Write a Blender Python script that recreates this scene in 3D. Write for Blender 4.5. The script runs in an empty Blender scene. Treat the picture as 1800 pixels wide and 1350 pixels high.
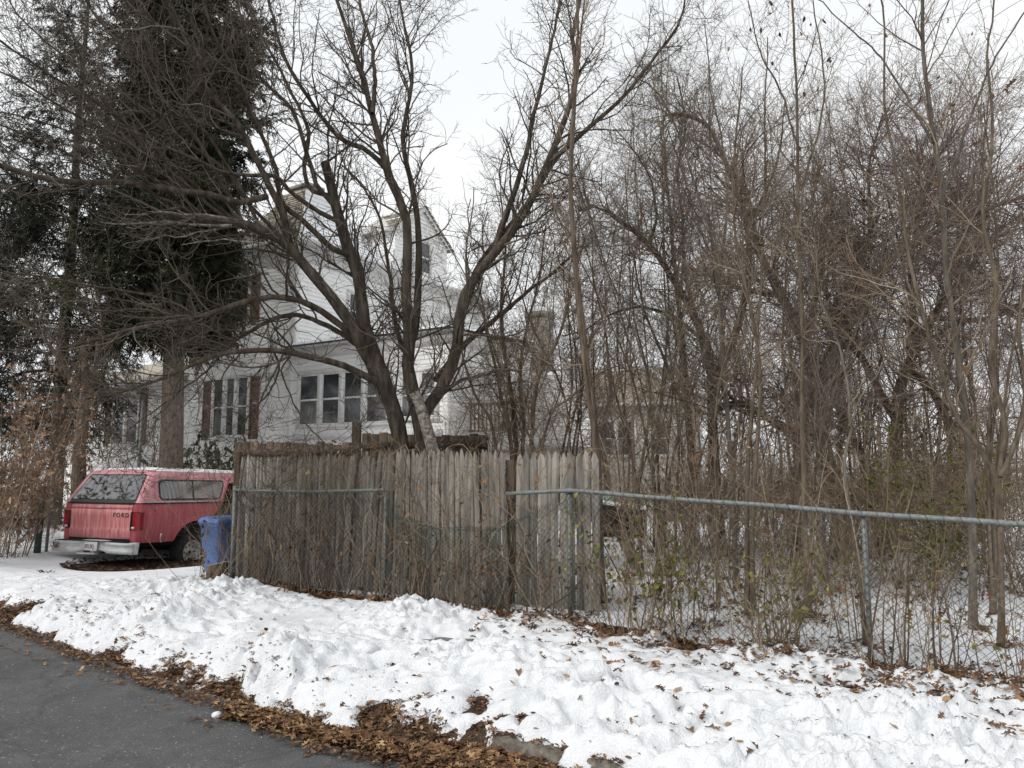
import bpy, math, random
import numpy as np
from mathutils import Vector, Matrix

random.seed(7)
RNG = np.random.default_rng(11)
scene = bpy.context.scene
COL = scene.collection
PI = math.pi

# ------------------------------------------------------------------ camera
EYE = 1.65
FPX = 1300.0
PITCH = math.atan(145.0 / FPX)
CP, SP = math.cos(PITCH), math.sin(PITCH)
cam_d = bpy.data.cameras.new("camera")
cam_d.sensor_width = 36.0
cam_d.lens = 36.0 * FPX / 1800.0
cam_d.clip_start = 0.05
cam_d.clip_end = 2000
cam = bpy.data.objects.new("camera", cam_d)
cam.location = (0, 0, EYE)
cam.rotation_euler = (PI / 2 + PITCH, 0, 0)
COL.objects.link(cam)
scene.camera = cam


def ray(px, py):
    cx = (px - 900.0) / FPX
    cy = (675.0 - py) / FPX
    return np.array([cx, CP - cy * SP, SP + cy * CP])


def P(px, py, Y):
    """world point at depth Y that is seen in direction (px, py)"""
    d = ray(px, py)
    return np.array([0, 0, EYE]) + d * (Y / d[1])


def G(px, py, z=0.0):
    d = ray(px, py)
    return np.array([0, 0, EYE]) + d * ((z - EYE) / d[2])


# ------------------------------------------------------------------ materials
def _nodes(name):
    m = bpy.data.materials.new(name)
    m.use_nodes = True
    nt = m.node_tree
    b = nt.nodes["Principled BSDF"]
    return m, nt, b


def N(nt, typ, **kw):
    n = nt.nodes.new(typ)
    for k, v in kw.items():
        if k.startswith("i_"):
            n.inputs[k[2:].replace("_", " ")].default_value = v
        else:
            setattr(n, k, v)
    return n


def ramp(nt, fac, stops):
    r = nt.nodes.new("ShaderNodeValToRGB")
    el = r.color_ramp.elements
    while len(el) < len(stops):
        el.new(0.5)
    for e, (p, c) in zip(el, stops):
        e.position = p
        e.color = (c[0], c[1], c[2], 1)
    nt.links.new(fac, r.inputs["Fac"])
    return r


def noise(nt, scale, detail=4, rough=0.6, vec=None, stretch=None):
    tc = nt.nodes.new("ShaderNodeTexCoord")
    src = tc.outputs["Object"]
    if stretch:
        mp = nt.nodes.new("ShaderNodeMapping")
        mp.inputs["Scale"].default_value = stretch
        nt.links.new(src, mp.inputs["Vector"])
        src = mp.outputs["Vector"]
    n = nt.nodes.new("ShaderNodeTexNoise")
    n.inputs["Scale"].default_value = scale
    n.inputs["Detail"].default_value = detail
    n.inputs["Roughness"].default_value = rough
    nt.links.new(src, n.inputs["Vector"])
    return n.outputs["Fac"]


def mixc(nt, fac, a, b, blend="MIX"):
    m = nt.nodes.new("ShaderNodeMix")
    m.data_type = "RGBA"
    m.blend_type = blend
    for sock, v in ((m.inputs[0], fac), (m.inputs[6], a), (m.inputs[7], b)):
        if isinstance(v, (int, float)):
            sock.default_value = v
        elif isinstance(v, tuple):
            sock.default_value = (v[0], v[1], v[2], 1)
        else:
            nt.links.new(v, sock)
    return m.outputs[2]


def bump(nt, b, h, strength=0.4, dist=0.02):
    bp = nt.nodes.new("ShaderNodeBump")
    bp.inputs["Strength"].default_value = strength
    bp.inputs["Distance"].default_value = dist
    nt.links.new(h, bp.inputs["Height"])
    nt.links.new(bp.outputs["Normal"], b.inputs["Normal"])


def attr(nt, name="tint"):
    a = nt.nodes.new("ShaderNodeAttribute")
    a.attribute_name = name
    return a.outputs["Fac"]


MATS = {}


def mat_noise(name, stops, scale=6, detail=5, rough=0.8, stretch=None, bumps=None, tint=False, spec=0.25, nrough=0.6):
    """two- or more-stop noise material, optionally multiplied by the mesh's tint attribute"""
    m, nt, b = _nodes(name)
    f = noise(nt, scale, detail, nrough, stretch=stretch)
    c = ramp(nt, f, stops).outputs["Color"]
    if tint:
        t = attr(nt)
        r = ramp(nt, t, [(0.0, (0.55, 0.55, 0.55)), (1.0, (1.35, 1.3, 1.25))])
        c = mixc(nt, 1.0, c, r.outputs["Color"], "MULTIPLY")
    nt.links.new(c, b.inputs["Base Color"])
    b.inputs["Roughness"].default_value = rough
    b.inputs["Specular IOR Level"].default_value = spec
    if bumps:
        bump(nt, b, f, bumps[0], bumps[1])
    MATS[name] = m
    return m


def mat_tint(name, stops, rough=0.85, spec=0.2, trans=0.0):
    """colour chosen along a ramp by the mesh's tint attribute (leaves, needles, twigs)"""
    m, nt, b = _nodes(name)
    c = ramp(nt, attr(nt), stops).outputs["Color"]
    f = noise(nt, 30, 3)
    c = mixc(nt, 0.35, c, ramp(nt, f, [(0.3, (0.35, 0.35, 0.35)), (0.7, (1, 1, 1))]).outputs["Color"], "MULTIPLY")
    nt.links.new(c, b.inputs["Base Color"])
    b.inputs["Roughness"].default_value = rough
    b.inputs["Specular IOR Level"].default_value = spec
    MATS[name] = m
    return m


def mat_plain(name, col, rough=0.6, metal=0.0, spec=0.4, var=0.12, scale=12):
    m, nt, b = _nodes(name)
    f = noise(nt, scale, 5)
    lo = tuple(x * (1 - var * 2) for x in col)
    hi = tuple(min(1, x * (1 + var)) for x in col)
    nt.links.new(ramp(nt, f, [(0.3, lo), (0.7, hi)]).outputs["Color"], b.inputs["Base Color"])
    b.inputs["Roughness"].default_value = rough
    b.inputs["Metallic"].default_value = metal
    b.inputs["Specular IOR Level"].default_value = spec
    MATS[name] = m
    return m


# bark and twigs
mat_noise("bark_dark", [(0.25, (0.028, 0.022, 0.017)), (0.5, (0.09, 0.072, 0.056)), (0.8, (0.21, 0.178, 0.145))], 14, 8, 0.95, (1, 1, 0.22), (0.9, 0.03), spec=0.1)
mat_noise("bark_grey", [(0.3, (0.06, 0.052, 0.043)), (0.55, (0.15, 0.13, 0.107)), (0.8, (0.27, 0.243, 0.207))], 16, 8, 0.95, (1, 1, 0.25), (0.8, 0.02), spec=0.1)
mat_noise("bark_brown", [(0.3, (0.062, 0.047, 0.035)), (0.55, (0.15, 0.117, 0.088)), (0.8, (0.265, 0.213, 0.165))], 18, 8, 0.95, (1, 1, 0.25), (0.8, 0.02), spec=0.1)
mat_noise("bark_birchy", [(0.35, (0.08, 0.065, 0.05)), (0.5, (0.22, 0.195, 0.165)), (0.7, (0.44, 0.41, 0.37))], 20, 8, 0.95, (1, 1, 1), (0.8, 0.02), spec=0.1)
mat_noise("bark_spruce", [(0.3, (0.08, 0.06, 0.048)), (0.55, (0.19, 0.15, 0.125)), (0.8, (0.3, 0.25, 0.21))], 20, 8, 0.95, (1, 1, 0.4), (0.9, 0.03), spec=0.1)
mat_tint("twig_grey", [(0, (0.09, 0.073, 0.059)), (0.6, (0.215, 0.18, 0.146)), (1, (0.36, 0.312, 0.258))])
mat_tint("twig_main", [(0, (0.05, 0.04, 0.032)), (0.6, (0.125, 0.102, 0.082)), (1, (0.24, 0.205, 0.168))])
mat_tint("twig_dark", [(0, (0.05, 0.041, 0.035)), (0.6, (0.145, 0.118, 0.098)), (1, (0.25, 0.212, 0.18))])
mat_tint("twig_brown", [(0, (0.11, 0.078, 0.054)), (0.6, (0.27, 0.205, 0.145)), (1, (0.43, 0.345, 0.26))])
mat_tint("twig_red", [(0, (0.09, 0.063, 0.054)), (0.6, (0.225, 0.168, 0.14)), (1, (0.36, 0.285, 0.24))])
mat_tint("twig_tan", [(0, (0.14, 0.098, 0.062)), (0.6, (0.31, 0.235, 0.155)), (1, (0.46, 0.37, 0.26))])
mat_tint("leaf_brown", [(0, (0.045, 0.022, 0.013)), (0.35, (0.115, 0.058, 0.03)), (0.7, (0.24, 0.13, 0.06)), (1, (0.46, 0.31, 0.16))], 0.7, 0.3)
mat_tint("leaf_tan", [(0, (0.09, 0.05, 0.03)), (0.5, (0.30, 0.18, 0.11)), (1, (0.52, 0.37, 0.25))], 0.7, 0.3)
mat_tint("grit", [(0, (0.10, 0.098, 0.095)), (0.7, (0.26, 0.255, 0.245)), (1, (0.6, 0.59, 0.57))])
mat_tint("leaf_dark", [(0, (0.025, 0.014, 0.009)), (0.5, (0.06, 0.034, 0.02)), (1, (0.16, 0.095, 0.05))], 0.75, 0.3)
mat_tint("leaf_green", [(0, (0.05, 0.055, 0.018)), (0.5, (0.13, 0.13, 0.035)), (1, (0.27, 0.24, 0.06))], 0.6, 0.3)
mat_tint("leaf_evergreen", [(0, (0.012, 0.025, 0.012)), (0.5, (0.035, 0.065, 0.025)), (1, (0.1, 0.14, 0.06))], 0.5, 0.4)
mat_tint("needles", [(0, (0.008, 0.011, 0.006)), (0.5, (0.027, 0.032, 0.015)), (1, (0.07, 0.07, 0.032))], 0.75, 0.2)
mat_tint("needles_grey", [(0, (0.012, 0.014, 0.011)), (0.5, (0.035, 0.037, 0.027)), (1, (0.085, 0.08, 0.06))], 0.75, 0.2)


# ------------------------------------------------------------------ mesh builder
class MB:
    def __init__(self):
        self.v, self.n, self.f, self.t = [], 0, [], []  # f: list of (F,k) index arrays

    def add(self, verts, faces, tint=0.5):
        verts = np.asarray(verts, float).reshape(-1, 3)
        self.v.append(verts)
        if isinstance(faces, np.ndarray):
            self.f.append(faces + self.n)
        else:
            by = {}
            for q in faces:
                by.setdefault(len(q), []).append(q)
            for k, q in by.items():
                self.f.append(np.array(q, int) + self.n)
        if np.isscalar(tint):
            tint = np.full(len(verts), float(tint))
        self.t.append(np.asarray(tint, float))
        self.n += len(verts)
        return self

    def quad(self, a, b, c, d, tint=0.5):
        return self.add([a, b, c, d], [(0, 1, 2, 3)], tint)

    def box(self, x0, x1, y0, y1, z0, z1, tint=0.5):
        v = [(x, y, z) for z in (z0, z1) for y in (y0, y1) for x in (x0, x1)]
        return self.add(v, BOXF, tint)

    def obox(self, o, a, n, u0, u1, d0, d1, z0, z1, tint=0.5):
        """box in a frame: origin o, along a, outward n, up z"""
        o, a, n = np.asarray(o, float), np.asarray(a, float), np.asarray(n, float)
        up = np.array([0, 0, 1.0])
        v = [o + a * u + n * d + up * z for z in (z0, z1) for d in (d0, d1) for u in (u0, u1)]
        return self.add(v, BOXF, tint)

    def bbox(self, x0, x1, y0, y1, z0, z1, r=0.02, tint=0.5):
        """box with chamfered edges"""
        v, f = chamfer_box(x0, x1, y0, y1, z0, z1, r)
        return self.add(v, f, tint)

    def tube(self, pts, rad, sides=8, tint=0.5, cap=True):
        pts = np.asarray(pts, float)
        rad = np.full(len(pts), rad) if np.isscalar(rad) else np.asarray(rad, float)
        v, q = tubes(pts[None], rad[None], sides)
        self.add(v, q, tint)
        if cap:
            k = len(pts)
            self.f.append(np.array([list(range(sides))[::-1]]) + self.n - k * sides)
            self.f.append(np.array([list(range(sides))]) + self.n - sides)
        return self

    def revolve(self, prof, seg=24, axis="z", c=(0, 0, 0), tint=0.5):
        prof = np.asarray(prof, float)
        k = len(prof)
        a = np.linspace(0, 2 * PI, seg, endpoint=False)
        ring = np.stack([np.stack([r * np.cos(a), r * np.sin(a), np.full(seg, z)], 1) for r, z in prof])
        v = ring.reshape(-1, 3)
        if axis == "x":
            v = v[:, [2, 0, 1]]
        elif axis == "y":
            v = v[:, [1, 2, 0]]
        i, j = np.meshgrid(np.arange(k - 1), np.arange(seg), indexing="ij")
        j2 = (j + 1) % seg
        q = np.stack([i * seg + j, i * seg + j2, (i + 1) * seg + j2, (i + 1) * seg + j], -1).reshape(-1, 4)
        return self.add(v + np.asarray(c), q, tint)

    def grid(self, V, tint=0.5):
        """V: (m, n, 3) array"""
        m, n = V.shape[:2]
        i, j = np.meshgrid(np.arange(m - 1), np.arange(n - 1), indexing="ij")
        q = np.stack([i * n + j, i * n + j + 1, (i + 1) * n + j + 1, (i + 1) * n + j], -1).reshape(-1, 4)
        return self.add(V.reshape(-1, 3), q, tint)

    def build(self, name, mat, parent=None, smooth=False, off=None):
        V = np.concatenate(self.v) if self.v else np.zeros((0, 3))
        if off is not None:
            V = V - np.asarray(off)
        me = bpy.data.meshes.new(name)
        me.vertices.add(len(V))
        me.vertices.foreach_set("co", V.astype(np.float32).ravel())
        loops = np.concatenate([q.ravel() for q in self.f]).astype(np.int32)
        tot = np.concatenate([np.full(len(q), q.shape[1]) for q in self.f]).astype(np.int32)
        start = np.concatenate([[0], np.cumsum(tot)[:-1]]).astype(np.int32)
        me.loops.add(len(loops))
        me.loops.foreach_set("vertex_index", loops)
        me.polygons.add(len(tot))
        me.polygons.foreach_set("loop_start", start)
        me.polygons.foreach_set("loop_total", tot)
        if smooth:
            me.polygons.foreach_set("use_smooth", np.ones(len(tot), bool))
        at = me.attributes.new("tint", "FLOAT", "POINT")
        at.data.foreach_set("value", np.concatenate(self.t).astype(np.float32))
        me.update(calc_edges=True)
        me.validate()
        me.materials.append(MATS[mat] if isinstance(mat, str) else mat)
        o = bpy.data.objects.new(name, me)
        COL.objects.link(o)
        if parent is not None:
            o.parent = parent
        return o


BOXF = [(0, 2, 3, 1), (4, 5, 7, 6), (0, 1, 5, 4), (2, 6, 7, 3), (0, 4, 6, 2), (1, 3, 7, 5)]


def chamfer_box(x0, x1, y0, y1, z0, z1, r):
    import bmesh
    bm = bmesh.new()
    vs = [bm.verts.new((x, y, z)) for z in (z0, z1) for y in (y0, y1) for x in (x0, x1)]
    for f in BOXF:
        bm.faces.new([vs[i] for i in f])
    bmesh.ops.bevel(bm, geom=list(bm.edges), offset=r, segments=2, profile=0.6, affect="EDGES")
    bm.verts.ensure_lookup_table()
    v = [tuple(p.co) for p in bm.verts]
    f = [tuple(p.index for p in q.verts) for q in bm.faces]
    bm.free()
    return v, f


def norm(a):
    return a / np.maximum(np.linalg.norm(a, axis=-1, keepdims=True), 1e-9)


def tubes(Pn, R, sides=3):
    """Pn (N,K,3), R (N,K) -> verts, quads"""
    n, k = R.shape
    T = norm(np.gradient(Pn, axis=1))
    d = norm(Pn[:, -1] - Pn[:, 0])
    ref = np.where((np.abs(d[:, 2:3]) > 0.75), np.array([[1.0, 0.13, 0]]), np.array([[0.1, 0.05, 1.0]]))
    n1 = norm(np.cross(T, ref[:, None, :]))
    n2 = np.cross(T, n1)
    a = np.linspace(0, 2 * PI, sides, endpoint=False)
    ring = Pn[:, :, None] + R[:, :, None, None] * (np.cos(a)[None, None, :, None] * n1[:, :, None] + np.sin(a)[None, None, :, None] * n2[:, :, None])
    v = ring.reshape(-1, 3)
    b = (np.arange(n) * k * sides)[:, None, None]
    i = np.arange(k - 1)[None, :, None] * sides
    j = np.arange(sides)[None, None, :]
    j2 = (j + 1) % sides
    q = np.stack([b + i + j, b + i + j2, b + i + sides + j2, b + i + sides + j], -1).reshape(-1, 4)
    return v, q


def add_tubes(mb, Pn, R, sides=3, tint=None, rng=RNG):
    v, q = tubes(Pn, R, sides)
    if tint is None:
        tint = rng.random(len(Pn))
    mb.add(v, q, np.repeat(tint, R.shape[1] * sides))


def catmull(pts, k):
    """resample points (M,D) smoothly to k"""
    pts = np.asarray(pts, float)
    p = np.concatenate([[2 * pts[0] - pts[1]], pts, [2 * pts[-1] - pts[-2]]])
    seg = np.linalg.norm(np.diff(pts[:, :3], axis=0), axis=1)
    cum = np.concatenate([[0], np.cumsum(seg)])
    s = np.linspace(0, cum[-1], k)
    i = np.clip(np.searchsorted(cum, s, side="right") - 1, 0, len(seg) - 1)
    t = ((s - cum[i]) / np.maximum(seg[i], 1e-9))[:, None]
    a, b, c, d = p[i], p[i + 1], p[i + 2], p[i + 3]
    return 0.5 * (2 * b + (c - a) * t + (2 * a - 5 * b + 4 * c - d) * t**2 + (3 * b - a - 3 * c + d) * t**3)


def grow(Pp, Rp, n, length, K=5, angle=(0.9, 0.25), up=0.1, curl=0.18, rratio=0.55, rmax=1.0, rmin=0.0012, t0=0.12, taper=0.35, lenfall=0.5, rng=RNG, sag=0.0, bias=None):
    """n child branches on the parent polylines; density follows the parents' lengths"""
    N_, Kp = Rp.shape
    L = np.linalg.norm(np.diff(Pp, axis=1), axis=2).sum(1)
    idx = rng.choice(N_, n, p=L / L.sum())
    t = t0 + (1 - t0) * rng.random(n) ** 0.85
    f = t * (Kp - 1)
    i = np.minimum(f.astype(int), Kp - 2)
    w = (f - i)[:, None]
    A, B = Pp[idx, i], Pp[idx, i + 1]
    pos = A * (1 - w) + B * w
    r0 = Rp[idx, i] * (1 - w[:, 0]) + Rp[idx, i + 1] * w[:, 0]
    T = norm(B - A)
    ref = norm(rng.normal(size=(n, 3)))
    n1 = norm(np.cross(T, ref))
    ang = rng.normal(angle[0], angle[1], n)[:, None]
    D = norm(np.cos(ang) * T + np.sin(ang) * n1)
    if bias is not None:
        D = norm(D + np.asarray(bias))
    ln = length * (0.45 + 0.9 * rng.random(n)) * (1 - lenfall * t)
    Q = np.zeros((n, K, 3))
    Q[:, 0] = pos
    step = (ln / (K - 1))[:, None]
    upv = np.array([0, 0, 1.0])
    for k in range(1, K):
        D = norm(D + upv * (up - sag * k) + curl * rng.normal(size=(n, 3)))
        Q[:, k] = Q[:, k - 1] + D * step
    rs = np.clip(r0 * rratio, rmin, rmax)
    R = rs[:, None] * np.linspace(1, taper, K)[None]
    return Q, np.maximum(R, rmin * 0.7)


# ------------------------------------------------------------------ things
def thing(name, label, cat, loc=(0, 0, 0), rotz=0.0, group=None):
    o = bpy.data.objects.new(name, None)
    o.empty_display_size = 0.2
    COL.objects.link(o)
    o.location = tuple(float(x) for x in loc)
    o.rotation_euler = (0, 0, rotz)
    return tag(o, label, cat, group)


def tag(o, label, cat, group=None):
    o["label"] = label
    o["category"] = cat
    if group:
        o["group"] = group
    return o


def struct(o, kind="structure", label=None):
    o["kind"] = kind
    if label:
        o["label"] = label
    return o


# ------------------------------------------------------------------ leaf shapes
def leaf_outline(kind):
    if kind == "oak":
        y = np.array([0, .14, .24, .29, .36, .42, .52, .58, .64, .72, .80, .86, .93, 1.0])
        w = np.array([.015, .03, .15, .17, .06, .09, .29, .31, .11, .10, .23, .22, .08, .05])
    elif kind == "oval":
        y = np.array([0, .2, .45, .7, .9, 1.0])
        w = np.array([.02, .2, .27, .22, .1, .01])
    else:  # narrow
        y = np.array([0, .3, .65, 1.0])
        w = np.array([.02, .12, .11, .01])
    return y, w


def leaves_at(mb, pos, size, kind="oak", rng=RNG, flat=0.0, tint=None, droop=0.0, normal=None):
    """scatter leaf meshes: pos (N,3); flat=1 lies on the ground, 0 any orientation"""
    n = len(pos)
    if n == 0:
        return
    y, w = leaf_outline(kind)
    k = len(y)
    size = np.broadcast_to(size, (n,)) if np.isscalar(size) else size
    yaw = rng.random(n) * 2 * PI
    tilt = rng.normal(0, 0.28, n) if flat else rng.normal(-droop, 0.7, n)
    roll = rng.normal(0, 0.28, n) if flat else rng.normal(0, 1.1, n)
    fold = rng.normal(0.25, 0.25, n)
    bend = rng.normal(-0.15, 0.35, n)
    loc = np.zeros((n, k, 3, 3))
    wj = w[None] * (0.85 + 0.3 * rng.random((n, k)))
    zb = bend[:, None] * (y[None] - 0.4) ** 2 * 1.2
    for c, s in ((0, -1), (1, 0), (2, 1)):
        loc[:, :, c, 0] = s * wj
        loc[:, :, c, 1] = y[None] - 0.45 - (0.06 if s else 0)
        loc[:, :, c, 2] = zb + (fold[:, None] * wj if s else 0)
    loc *= size[:, None, None, None]
    cr, sr = np.cos(roll), np.sin(roll)
    ct, st = np.cos(tilt), np.sin(tilt)
    cy, sy = np.cos(yaw), np.sin(yaw)
    X, Y, Z = loc[..., 0], loc[..., 1], loc[..., 2]
    e = lambda a: a[:, None, None]
    X, Z = X * e(cr) + Z * e(sr), -X * e(sr) + Z * e(cr)
    Y, Z = Y * e(ct) - Z * e(st), Y * e(st) + Z * e(ct)
    X, Y = X * e(cy) - Y * e(sy), X * e(sy) + Y * e(cy)
    V = np.stack([X, Y, Z], -1) + pos[:, None, None, :]
    b = (np.arange(n) * k * 3)[:, None, None]
    i = np.arange(k - 1)[None, :, None] * 3
    j = np.arange(2)[None, None, :]
    q = np.stack([b + i + j, b + i + j + 1, b + i + 3 + j + 1, b + i + 3 + j], -1).reshape(-1, 4)
    if tint is None:
        tint = np.clip(rng.normal(0.5, 0.24, n), 0, 1)
    mb.add(V.reshape(-1, 3), q, np.repeat(tint, k * 3))


# ------------------------------------------------------------------ noise on the ground plane
_LAT = [np.random.default_rng(50 + i).random((256, 256)) for i in range(8)]


def vnoise(x, y, s, k=0):
    x, y = np.asarray(x) / s + 1000.3, np.asarray(y) / s + 1000.7
    xi, yi = np.floor(x).astype(int), np.floor(y).astype(int)
    u, v = x - xi, y - yi
    u, v = u * u * (3 - 2 * u), v * v * (3 - 2 * v)
    g = _LAT[k % 8]
    a, b = g[xi % 256, yi % 256], g[(xi + 1) % 256, yi % 256]
    c, d = g[xi % 256, (yi + 1) % 256], g[(xi + 1) % 256, (yi + 1) % 256]
    return (a * (1 - u) + b * u) * (1 - v) + (c * (1 - u) + d * u) * v


def sstep(a, b, x):
    t = np.clip((x - a) / (b - a), 0, 1)
    return t * t * (3 - 2 * t)


# kerb line (world x -> y), read off the ground
KP = np.array([[-60.0, 52.0], [-14.0, 15.6]] + [list(G(px, py, 0.02)[:2]) for px, py in ((20, 1090), (200, 1160), (400, 1224), (600, 1274), (760, 1303), (880, 1322), (1105, 1378))] + [[4.0, 1.75], [9.0, -1.2], [60.0, -31.0]])


def kerb_y(x):
    return np.interp(x, KP[:, 0], KP[:, 1])


def kerb_d(x, y):
    """distance from the kerb, positive on the fence side"""
    return (np.asarray(y) - kerb_y(x)) * 0.86


# fence line
FA = G(404, 1030, 0.06)
FB = G(1000, 1094, 0.13)
FC = G(1790, 1222, 0.13)
FC = FB + (FC - FB) * 1.0
FDIR = norm(FC - FB)
FE = FC + FDIR * 3.6


def fence_y(x):
    return np.interp(x, [-60, FA[0], FB[0], FE[0], 60], [FA[1] + 33, FA[1], FB[1], FE[1], FE[1] - 34])


def ground_z(x, y):
    x, y = np.asarray(x, float), np.asarray(y, float)
    d = kerb_d(x, y)
    ks = sstep(-0.3, 0.0, x)                       # 1 where a kerb stone shows, 0 where the verge just ramps up
    z = ks * np.where(d > 0.02, 0.10, -0.12) + (1 - ks) * (-0.04 + 0.14 * sstep(-0.05, 0.45, d))
    z = np.where(d < -0.15, -0.12, z)
    z = z + np.where(d > 0, 0.03 * sstep(0, 3, d), 0)
    z = z - 0.30 * np.exp(-(((x + 6.3) / 3.4) ** 2 + ((y - 14.2) / 3.0) ** 2)) * (d > 0)
    # drive apron runs down to the road at the far end of the verge
    z = z - 0.05 * np.exp(-(((x + 7.5) / 2.5) ** 2 + ((y - 11) / 2.2) ** 2)) * (d > 0)
    z = z + (vnoise(x, y, 1.3, 1) - 0.5) * 0.03 * (d > 0)
    return z


BARE = [  # bare patches in the snow: x, y, rx, ry, depth
    tuple(G(790, 1124, 0.15)[:2]) + (0.42, 0.20, 0.20),
    tuple(G(700, 1166, 0.15)[:2]) + (0.12, 0.07, 0.12),
    tuple(G(770, 1225, 0.1)[:2]) + (0.09, 0.06, 0.12),
    tuple(G(660, 1235, 0.1)[:2]) + (0.10, 0.08, 0.14),
    tuple(G(845, 1238, 0.1)[:2]) + (0.09, 0.16, 0.13),
    tuple(G(290, 1048, 0.1)[:2]) + (0.22, 0.15, 0.14),
    tuple(G(50, 1065, 0.1)[:2]) + (0.45, 0.3, 0.16),
    tuple(G(1640, 1180, 0.15)[:2]) + (0.5, 0.14, 0.13),
    tuple(G(1480, 1210, 0.15)[:2]) + (0.3, 0.12, 0.11),
    tuple(G(1300, 1175, 0.15)[:2]) + (0.3, 0.1, 0.1),
    tuple(G(1180, 1140, 0.15)[:2]) + (0.25, 0.10, 0.10),
    tuple(G(1415, 1240, 0.15)[:2]) + (0.2, 0.08, 0.09),
    tuple(G(1590, 1232, 0.15)[:2]) + (0.35, 0.10, 0.10),
    tuple(G(950, 1135, 0.15)[:2]) + (0.3, 0.08, 0.09),
    tuple(G(1270, 1230, 0.15)[:2]) + (0.13, 0.07, 0.09),
    tuple(G(420, 1185, 0.1)[:2]) + (0.13, 0.12, 0.11),
    tuple(G(210, 1130, 0.1)[:2]) + (0.2, 0.12, 0.10),
]
TRK = np.array([-6.62, 13.55])  # truck: rear bumper centre offset set below


_fr = np.random.default_rng(4)
STEPS = []   # old trampled hollows along the verge
for k in range(22):
    fx = -5.6 + 9.2 * k / 22 + _fr.normal(0, 0.08)
    dd = 1.25 + 0.35 * math.sin(k * 0.7) + (0.13 if k % 2 else -0.13)
    STEPS.append((fx + 0.5 * dd, float(kerb_y(fx)) + 0.86 * dd, -0.62 + _fr.normal(0, 0.15), _fr.uniform(0.03, 0.055)))


def snow_t(x, y):
    """snow depth above the ground"""
    x, y = np.asarray(x, float), np.asarray(y, float)
    d = kerb_d(x, y)
    ksn = sstep(-0.35, 0.05, x)
    edge = d - 0.04 - ((vnoise(x, y, 0.5, 2) - 0.5) * 0.30 + (vnoise(x, y, 0.17, 3) - 0.5) * 0.22 + (vnoise(x, y, 0.06, 1) - 0.5) * 0.09) * (1 - 0.6 * ksn)
    # behind the kerb stone on the camera's right the snow starts right at the stone
    edge = edge + 0.05 * ksn + 0.30 * sstep(0.62, 0.85, x)
    bank = 0.062 + 0.025 * np.exp(-((d - 0.9) / 0.8) ** 2)
    t = np.where(ksn > 0.5, sstep(-0.02, 0.12, edge), sstep(-0.02, 0.34, edge)) ** 0.8 * bank * (1 + 0.25 * ksn) - 0.06 * sstep(0.0, -0.03, edge)
    near = sstep(12, 8, y)
    big = np.abs(vnoise(x, y, 0.40, 4) - 0.5) * 2
    mid = np.abs(vnoise(x + 3, y, 0.17, 5) - 0.5) * 2
    sm = np.abs(vnoise(x, y + 5, 0.075, 6) - 0.5) * 2
    ti = np.abs(vnoise(x, y + 9, 0.034, 0) - 0.5) * 2
    wx = x + (vnoise(x, y, 0.12, 1) - 0.5) * 0.06
    wy = y + (vnoise(x, y, 0.12, 2) - 0.5) * 0.06
    mid = np.abs(vnoise(wx + 3, wy, 0.15, 5) - 0.5) * 2
    sm = np.abs(vnoise(wx, wy + 5, 0.085, 6) - 0.5) * 2
    rough = 0.18 + 2.5 * vnoise(x, y, 0.8, 2) ** 2
    lump = (1 - big) * 0.035 + ((1 - mid) ** 1.8 * 0.055 + (1 - sm) ** 1.5 * 0.040 + (1 - ti) ** 1.2 * 0.022) * rough - 0.05 * sstep(0.70, 0.86, vnoise(wx * 0.8, wy * 1.3, 0.13, 7))
    beyond = y - fence_y(x)
    soft = sstep(0.25, -0.35, beyond) * (0.35 + 0.65 * near)
    t = t + np.where(edge > 0, 0.85 * lump * soft * sstep(0.0, 0.15, edge), 0) - 0.042 * soft * sstep(0, 0.1, edge)
    thin = sstep(0.60, 0.82, vnoise(x + 7, y, 0.62, 6)) * sstep(0.35, 0.75, vnoise(x, y + 3, 0.14, 5))
    t = t - 0.10 * thin * soft * (0.45 + 0.55 * sstep(-0.4, 0.8, x))
    t = t + (vnoise(x, y, 0.9, 7) - 0.5) * 0.05 * (edge > 0.2)
    for sx_, sy_, sa, sd_ in STEPS:
        u_ = (x - sx_) * math.cos(sa) + (y - sy_) * math.sin(sa)
        v_ = -(x - sx_) * math.sin(sa) + (y - sy_) * math.cos(sa)
        q_ = (u_ / 0.15) ** 2 + (v_ / 0.065) ** 2
        t = t - sd_ * np.exp(-q_ ** 2) + 0.012 * np.exp(-((np.sqrt(q_) - 1.5) / 0.3) ** 2)
    # thin, trampled and leafy at the foot of the fence
    fd = np.abs(beyond + 0.05)
    fd = np.where(beyond < -0.12, np.maximum(fd - 0.10, 0), fd)
    t = t - np.where(x < FB[0] + 0.6, 0.22, 0.10) * np.exp(-(fd / 0.17) ** 2) * (x > FA[0] - 0.4) * (0.5 + vnoise(x, y, 0.3, 1))
    for bx, by, rx, ry, dep in BARE:
        q = ((x - bx) / rx) ** 2 + ((y - by) / ry) ** 2
        t = t - dep * np.exp(-q) * (0.6 + 0.8 * vnoise(x, y, 0.1, 2))
    # bare leafy ground under the truck
    c, s = math.cos(-0.36), math.sin(-0.36)
    ux, uy = (x + 5.95) * c - (y - 14.3) * s * -1, (y - 14.3)
    q = ((x + 6.55) / 1.25) ** 2 + ((y - 13.6) / 1.15) ** 2
    t = t - 0.35 * sstep(1.25, 0.75, q)
    return t


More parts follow.
